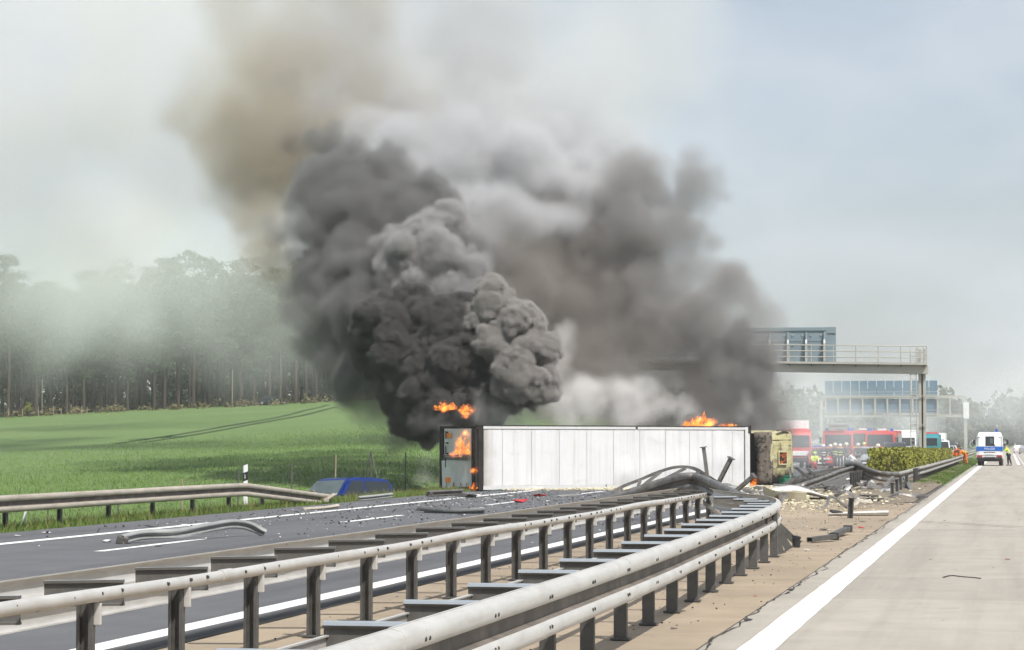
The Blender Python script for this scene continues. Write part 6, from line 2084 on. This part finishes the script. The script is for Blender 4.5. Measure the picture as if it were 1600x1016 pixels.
M_drift2 = volume_material('near_drift_smoke', (0.95, 0.975, 0.99), 0.085, -0.3)
M_far = volume_material('far_smoke', (0.95, 0.97, 0.99), 0.17, -0.3)

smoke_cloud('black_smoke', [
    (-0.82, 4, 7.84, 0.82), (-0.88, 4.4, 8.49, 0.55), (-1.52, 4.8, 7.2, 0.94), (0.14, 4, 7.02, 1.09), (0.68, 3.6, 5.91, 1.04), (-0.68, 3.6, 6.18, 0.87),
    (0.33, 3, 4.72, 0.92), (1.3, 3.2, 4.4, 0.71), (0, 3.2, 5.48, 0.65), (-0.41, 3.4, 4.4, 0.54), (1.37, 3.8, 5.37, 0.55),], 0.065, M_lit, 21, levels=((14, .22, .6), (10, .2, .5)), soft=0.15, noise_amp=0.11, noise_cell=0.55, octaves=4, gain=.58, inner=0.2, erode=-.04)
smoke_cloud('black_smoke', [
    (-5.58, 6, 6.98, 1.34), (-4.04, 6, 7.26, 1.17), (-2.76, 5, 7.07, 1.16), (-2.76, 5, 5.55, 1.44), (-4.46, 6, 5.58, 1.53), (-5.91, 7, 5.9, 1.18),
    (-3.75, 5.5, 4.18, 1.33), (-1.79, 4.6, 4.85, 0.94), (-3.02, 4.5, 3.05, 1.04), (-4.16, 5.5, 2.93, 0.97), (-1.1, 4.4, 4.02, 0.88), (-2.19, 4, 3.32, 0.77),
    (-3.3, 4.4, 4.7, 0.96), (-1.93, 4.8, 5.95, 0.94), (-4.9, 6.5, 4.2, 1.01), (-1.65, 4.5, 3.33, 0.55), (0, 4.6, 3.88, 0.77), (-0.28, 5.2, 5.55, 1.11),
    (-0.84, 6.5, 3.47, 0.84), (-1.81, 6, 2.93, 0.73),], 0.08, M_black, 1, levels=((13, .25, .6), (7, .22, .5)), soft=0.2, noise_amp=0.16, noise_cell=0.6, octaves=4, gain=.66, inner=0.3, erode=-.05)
smoke_cloud('billowing_smoke', [
    (-4.59, 9, 9.99, 1.32), (-3.28, 8.5, 10.09, 1.26), (-2, 8.5, 9.52, 0.97), (-5.33, 9.5, 10.75, 0.86), (-2.91, 10.5, 11.99, 0.87), (-4.03, 9.5, 11.32, 0.98),
    (-4.28, 8.5, 9.1, 1.08), (-2.84, 8, 8.64, 1.08), (-5.45, 9, 9.13, 0.86), (-1.71, 8, 8.64, 0.68),], 0.1, M_mid, 2, levels=((12, .25, .55), (6, .25, .5)), soft=0.3, noise_amp=0.2, noise_cell=0.8, octaves=4, gain=.66, erode=-.1)
smoke_cloud('dark_smoke', [
    (-7.8, 14, 12.76, 2.25), (-8.93, 15, 13.76, 1.57), (-6.24, 13, 12.07, 1.93), (-7.07, 12, 9.92, 2.21), (-8.92, 13, 9.84, 1.72), (-10.71, 13, 11.42, 0.71),
    (-10.26, 13, 10.58, 0.89), (-11.2, 13.5, 11.88, 0.45), (-9.52, 13, 9.1, 1.25), (-8.62, 11, 7.51, 1.58), (-7.38, 10, 7.75, 1.68), (-7.67, 10, 5.72, 1.39),
    (-6.6, 9, 4.54, 1.43), (-5.68, 8, 3.38, 1.31), (-4.79, 7, 2.46, 0.9), (-6.92, 9.5, 3.4, 0.81), (-5.4, 14, 13.06, 1.65), (-4.24, 15, 13.46, 1.57),
    (-6.87, 16, 14.48, 1.53), (-8.01, 17, 15.05, 1.35), (-7.89, 11, 4.44, 0.7), (-9.24, 17, 14.89, 1.05), (-5.85, 17, 14.89, 1.23), (-5.79, 10, 9.48, 1.45),
    (-4.72, 12, 11.98, 1.3), (-9.6, 14, 12.46, 1.2), (-9.81, 13, 10.58, 1.07), (-8.69, 18, 16.25, 1.06), (-3.27, 13, 12.07, 1.19), (-2.36, 12, 10.8, 1.18),
    (-5.74, 9, 7.98, 1.43), (-5.16, 9, 5.69, 1.72), (-4.51, 7, 3.36, 1.13),], 0.13, M_dim, 3, levels=((10, .25, .55), (4, .3, .5)), soft=0.6, noise_amp=0.36, noise_cell=1.5, octaves=5, gain=.58, pad=.8, erode=-.15)
smoke_cloud('pale_smoke', [
    (0, 24, 14.69, 3.75), (-3.21, 22, 14.81, 3.05), (-5.87, 24, 16.32, 2.45), (1.93, 22, 11.92, 3.05), (-1.24, 18, 11.59, 2.48), (-3.73, 18, 12.83, 1.86),
    (3.29, 25, 14.79, 2.63), (-7.96, 26, 17.55, 1.99), (-2.01, 27, 18.01, 3.01), (1.01, 28, 17.46, 3.03), (-10.11, 28, 19.48, 2.02), (-5.09, 29, 19.62, 2.72),
    (4.68, 27, 16.67, 2.34), (-6.32, 20, 13.96, 1.89), (-1.39, 32, 21.42, 3.13), (2.78, 32, 20.38, 2.78), (-8.34, 32, 21.77, 2.78), (-11.64, 34, 23.13, 2.82),
    (-5.73, 36, 24.52, 3.58), (-1.45, 38, 25.58, 3.63),], 0.2, M_pale, 4, levels=((10, .3, .55),), soft=1.5, noise_amp=0.75, noise_cell=2.4, octaves=5, gain=.58, pad=1.2, erode=-.5, fade=lambda x, y, z: np.clip(1.0 - (z - 16.5) / 6.5, 0.24, 1.0) + 0 * x + 0 * y)
smoke_cloud('grey_smoke', [
    (2.46, 17, 7.2, 2.92), (3.6, 14, 4.96, 2.4), (0.61, 15, 8.62, 2.12), (4.97, 18, 7.86, 2.64), (6.3, 14, 5.26, 2.25), (2.06, 12, 4.61, 1.47),
    (7.73, 13, 4.34, 1.49), (4.42, 20, 10.17, 2.37), (0, 18, 10.97, 1.86), (5.95, 13, 3.45, 1.19), (3.83, 12, 3.43, 1.18), (-1.18, 12, 7.56, 1.77),
    (-3, 14, 9.46, 1.5), (8.92, 13, 3.45, 1.19), (1.61, 22, 12.88, 1.93), (3.21, 22, 11.92, 1.93), (7.7, 17, 7.2, 1.85),], 0.2, M_grey, 14, levels=((10, .3, .55),), soft=1.2, noise_amp=0.6, noise_cell=2, octaves=5, gain=.58, pad=1., erode=-.45)
smoke_cloud('brown_grey_smoke', [
    (8.92, 19, 14.65, 1.25), (8.46, 19, 13.86, 1.13), (6.32, 20, 14.59, 1.64), (4.78, 21, 13.43, 1.85), (7.61, 18, 11.59, 2.05), (5.79, 19, 11.04, 2.44),
    (8.77, 17, 10.27, 1.48), (9.99, 15, 8.62, 1.76), (10.95, 14, 7.81, 1.44), (9, 14, 6.76, 2.22), (11, 13, 6.27, 1.55), (9.77, 12.5, 4.62, 1.72),
    (11.35, 12, 4.61, 1.3), (11.88, 11.5, 3.72, 1), (12.33, 11, 2.98, 0.76), (10.61, 12, 3.43, 1.18), (7.02, 16, 8.37, 2.2), (9.14, 12, 2.84, 0.88),
    (11.39, 11, 2.83, 0.82), (12.62, 11, 2.48, 0.47),], 0.16, M_right, 5, levels=((10, .25, .55), (3, .3, .5)), soft=0.9, noise_amp=0.5, noise_cell=1.6, octaves=5, gain=.58, pad=.9, erode=-.35)
smoke_cloud('brown_grey_smoke', [
    (11.79, 12, 3.43, 0.71), (11.35, 12, 4.46, 0.83), (12.18, 11.5, 2.84, 0.53), (10.41, 13, 4.93, 0.95), (11.3, 13, 5.68, 0.83), (12.44, 11.2, 2.49, 0.35),
    (9.77, 12.5, 3.74, 0.77), (8.96, 13.5, 4.65, 1.02), (10.5, 14, 6.46, 0.9), (9.6, 14, 5.86, 0.9), (10.56, 11.5, 2.99, 0.59),], 0.12, M_dim, 25, levels=((10, .25, .55), (4, .3, .5)), soft=0.5, noise_amp=0.34, noise_cell=1.1, octaves=5, gain=.6, pad=.7, erode=-.12)
smoke_cloud('brown_smoke', [
    (-12.56, 24, 13.71, 1.96), (-13.26, 26, 15.89, 2.49), (-12.13, 28, 18.14, 2.86), (-14.48, 28, 18.14, 2.53), (-11.88, 22, 11.27, 1.61), (-11.29, 30, 20.78, 3.25),
    (-14.59, 32, 21.42, 3.13), (-12.69, 34, 24.19, 3.88), (-10.74, 20, 8.91, 1.52), (-9.62, 26, 17.55, 2.32), (-8.89, 30, 20.44, 2.74), (-16.08, 30, 19.76, 2.05),
    (-10.12, 24, 14.69, 1.96), (-6.95, 32, 21.07, 2.78), (-14.32, 36, 26.67, 3.94), (-10.02, 36, 25.59, 3.94), (-9.32, 18, 7.24, 1.24), (-5.13, 30, 18.73, 2.39),], 0.25, M_brown, 6, levels=((8, .3, .55),), soft=2.0, noise_amp=1.0, noise_cell=2.8, octaves=5, gain=.58, pad=1.5, erode=-.6, fade=lambda x, y, z: np.clip(1.0 - (z - 15.5) / 8.0, 0.30, 1.0) + 0 * x + 0 * y)
smoke_cloud('white_smoke', [
    (-0.82, 4, 3.32, 0.77), (0.41, 4.5, 3.55, 0.93), (1.8, 5, 3.56, 0.99), (3.33, 5.5, 3.51, 1), (4.88, 6, 3.46, 0.95), (6.34, 7, 3.42, 0.84),
    (7.67, 8, 3.32, 0.68), (2.96, 7, 4.15, 0.79), (1.39, 6, 4.24, 0.73), (1.99, 8, 5.94, 0.68), (1.88, 8, 5.08, 0.68), (2.29, 9, 6.83, 0.34),
    (4.26, 8, 4.09, 0.74), (0, 4, 3.05, 0.71), (5.68, 8, 3.95, 0.68), (10.33, 9, 3.05, 0.26), (10.52, 9.2, 3.57, 0.26), (10.45, 9.4, 4.03, 0.2),
    (-2.97, 2.5, 2.09, 0.4), (-3.35, 1.8, 1.28, 0.35), (-3.53, 1.5, 0.48, 0.27), (-3.27, 3.5, 2.77, 0.38), (-1.64, 4, 2.99, 0.49), (4.3, 5.5, 3.12, 0.61),
    (5.61, 6.5, 3.08, 0.56), (2.49, 5, 3.06, 0.66), (1.1, 4.6, 3, 0.61),], 0.12, M_white, 7, levels=((8, .3, .55),), soft=0.8, noise_amp=0.36, noise_cell=0.9, octaves=5, gain=.58, pad=.6, erode=-.25)
smoke_cloud('veil_smoke', [
    (-4.21, 60, 24.3, 8), (4.32, 64, 25.29, 8.63), (-10.11, 60, 27.25, 8), (-1.74, 65, 30.21, 9.12), (8.95, 70, 30.17, 8.5), (-17, 70, 27.49, 8.95),
    (-23.03, 75, 31.01, 9.21), (2.11, 60, 18.83, 5.47), (-20.72, 75, 18.57, 6.91), (-27, 80, 24.26, 8.53), (-35, 90, 30.5, 10), (-37.97, 95, 22.02, 8.72),
    (-44.13, 95, 27.15, 10.26), (-31, 90, 35.5, 9.5), (-42.59, 95, 35.87, 10.26), (-35.92, 110, 19.14, 6.63),], 0.8, M_veil, 8, levels=((5, .3, .55),), soft=5, noise_amp=1.8, noise_cell=6, octaves=4, pad=2.5, inner=.35)
smoke_cloud('drift_smoke', [
    (-52.58, 170, 16.96, 6.75), (-42.42, 160, 17.09, 6.5), (-32.89, 150, 16.18, 6.25), (-25.26, 140, 15.29, 5.37), (-19.11, 120, 11.28, 3.47), (-36.18, 150, 14.53, 5.26),
    (-50.11, 180, 21.21, 7), (-38.37, 170, 21.23, 6.75), (-26.32, 150, 19.14, 5.26), (-28.42, 140, 12.13, 3.79), (-61.89, 180, 18.99, 7.37), (-16.58, 110, 8.64, 2.21),
    (-20.84, 120, 8.38, 2.32), (-43.79, 160, 13.67, 4.11), (-31.47, 160, 19.83, 5.47), (-56.74, 180, 21.21, 7), (-48.82, 165, 14.59, 4.18), (-41.14, 165, 19.47, 6.28),
    (-24, 140, 12.76, 3.79),], 1.0, M_drift, 9, levels=((5, .3, .6),), soft=7.0, noise_amp=1.6, noise_cell=10, octaves=4, gain=.55, pad=3, inner=.3, erode=-2.0)
smoke_cloud('drift_smoke', [
    (19.79, 60, 2.41, 2.11), (21.74, 62, 1.99, 2.13), (18.95, 60, 4.09, 1.89), (24.03, 66, 1.99, 1.97), (26.39, 70, 2.44, 1.79), (19.34, 50, 0.79, 1.5),
    (17.55, 45, 1.02, 1.3), (16.41, 45, 1.98, 1.3), (24.41, 75, 3.83, 2.3), (18.53, 60, 6.19, 1.89), (23.03, 75, 6.14, 2.3), (17.6, 48, 1.98, 1.79),
    (21.47, 70, 4.23, 2.01),], 0.4, M_drift2, 10, levels=((5, .3, .6),), soft=2.0, noise_amp=0.9, noise_cell=3, octaves=4, pad=1, inner=.4, erode=-.5)
smoke_cloud('drift_smoke', [
    (36.84, 180, 5.73, 5.53), (52.21, 220, 6.28, 6.32), (70.11, 260, 6.83, 7.11), (81.47, 260, 6.83, 7.11), (62.24, 330, 10.05, 7.92), (85.89, 380, 10.99, 8.84),
    (109.47, 420, 11.75, 9.58), (125.89, 420, 11.75, 9.58), (40.26, 240, 6.55, 6.26), (107.68, 560, 10.93, 10.42), (140, 600, 11.48, 11.05), (158.42, 600, 11.48, 11.05),], 5.0, M_far, 11, levels=((5, .3, .6),), soft=14.0, noise_amp=6.0, noise_cell=40, octaves=3, pad=8, inner=.3)
for o in bpy.data.objects:
    n = o.name.split('.')[0]
    if n.endswith('_smoke'):
        o['label'] = {'black_smoke': 'dense black cauliflower smoke boiling up from the trailer rear', 'billowing_smoke': 'grey billows of smoke above the black core', 'dark_smoke': 'dark smoke on the left of the plume',
                      'pale_smoke': 'soft pale grey smoke in the upper middle of the plume', 'grey_smoke': 'broad soft grey smoke behind the trailer', 'brown_grey_smoke': 'dark column of smoke rising from the burning cab', 'brown_smoke': 'thin brown smoke drifting up to the left',
                      'white_smoke': 'white smoke rolling over the trailer top', 'veil_smoke': 'pale veil of smoke filling the sky behind the plume', 'drift_smoke': 'thin smoke drifting across the wood and field'}[n]
        o['category'] = 'smoke'

# glowing body of each flame: hot gas as an emissive volume around the tongues
def fire_material():
    m = bpy.data.materials.new('fire_gas'); m.use_nodes = True
    nt = m.node_tree; nt.nodes.clear()
    o = nt.nodes.new('ShaderNodeOutputMaterial'); e = nt.nodes.new('ShaderNodeEmission'); a = nt.nodes.new('ShaderNodeAttribute'); a.attribute_name = 'density'
    rp = nt.nodes.new('ShaderNodeValToRGB')
    rp.color_ramp.elements[0].position = 0.0; rp.color_ramp.elements[0].color = (1.0, 0.10, 0.01, 1)
    rp.color_ramp.elements[1].position = 0.9; rp.color_ramp.elements[1].color = (1.0, 0.42, 0.08, 1)
    mu = nt.nodes.new('ShaderNodeMath'); mu.operation = 'MULTIPLY'; mu.inputs[1].default_value = 6.0
    nt.links.new(a.outputs['Fac'], rp.inputs[0]); nt.links.new(a.outputs['Fac'], mu.inputs[0])
    nt.links.new(rp.outputs[0], e.inputs['Color']); nt.links.new(mu.outputs[0], e.inputs['Strength'])
    nt.links.new(e.outputs[0], o.inputs['Volume'])
    return m
M_fire = fire_material()
for (f, w, h, depth, seed) in FLAMES:
    rr = random.Random(seed + 50)
    pf = []
    for k in range(int(10 + w * 12)):
        t = rr.random()
        s_ = (0.16 + .24 * rr.random()) * min(h, .6) * (1 - .5 * t)
        pf.append((rr.uniform(-.5, .5) * w * (1 - .4 * t) + .2 * h * t, rr.uniform(-depth, depth), h * .85 * t, s_ + .02))
    o = smoke_cloud('flame_glow', pf, 0.03, M_fire, seed, levels=((5, .35, .6),), soft=0.12, noise_amp=0.09, noise_cell=0.22, octaves=3, gain=.6, inner=.5, pad=.15, ground=False)
    o.parent = f
    o.location = (0, 0, 0); o.rotation_euler = (0, 0, 0)

# ------------------------------------------------------------------ hazy air over the whole place
HZ = bpy.data.materials.new('haze'); HZ.use_nodes = True
nt = HZ.node_tree; nt.nodes.clear()
ho = nt.nodes.new('ShaderNodeOutputMaterial'); hv = nt.nodes.new('ShaderNodeVolumePrincipled')
hv.inputs['Color'].default_value = (0.93, 0.955, 0.98, 1)
hv.inputs['Density'].default_value = 0.00022
hv.inputs['Anisotropy'].default_value = 0.0
nt.links.new(hv.outputs[0], ho.inputs['Volume'])
haze = obj('haze', boxm((0, 900, 26), (3200, 3300, 62)), HZ)
tag(haze, 'thin pale haze in the air over the whole motorway', 'haze', kind='stuff')
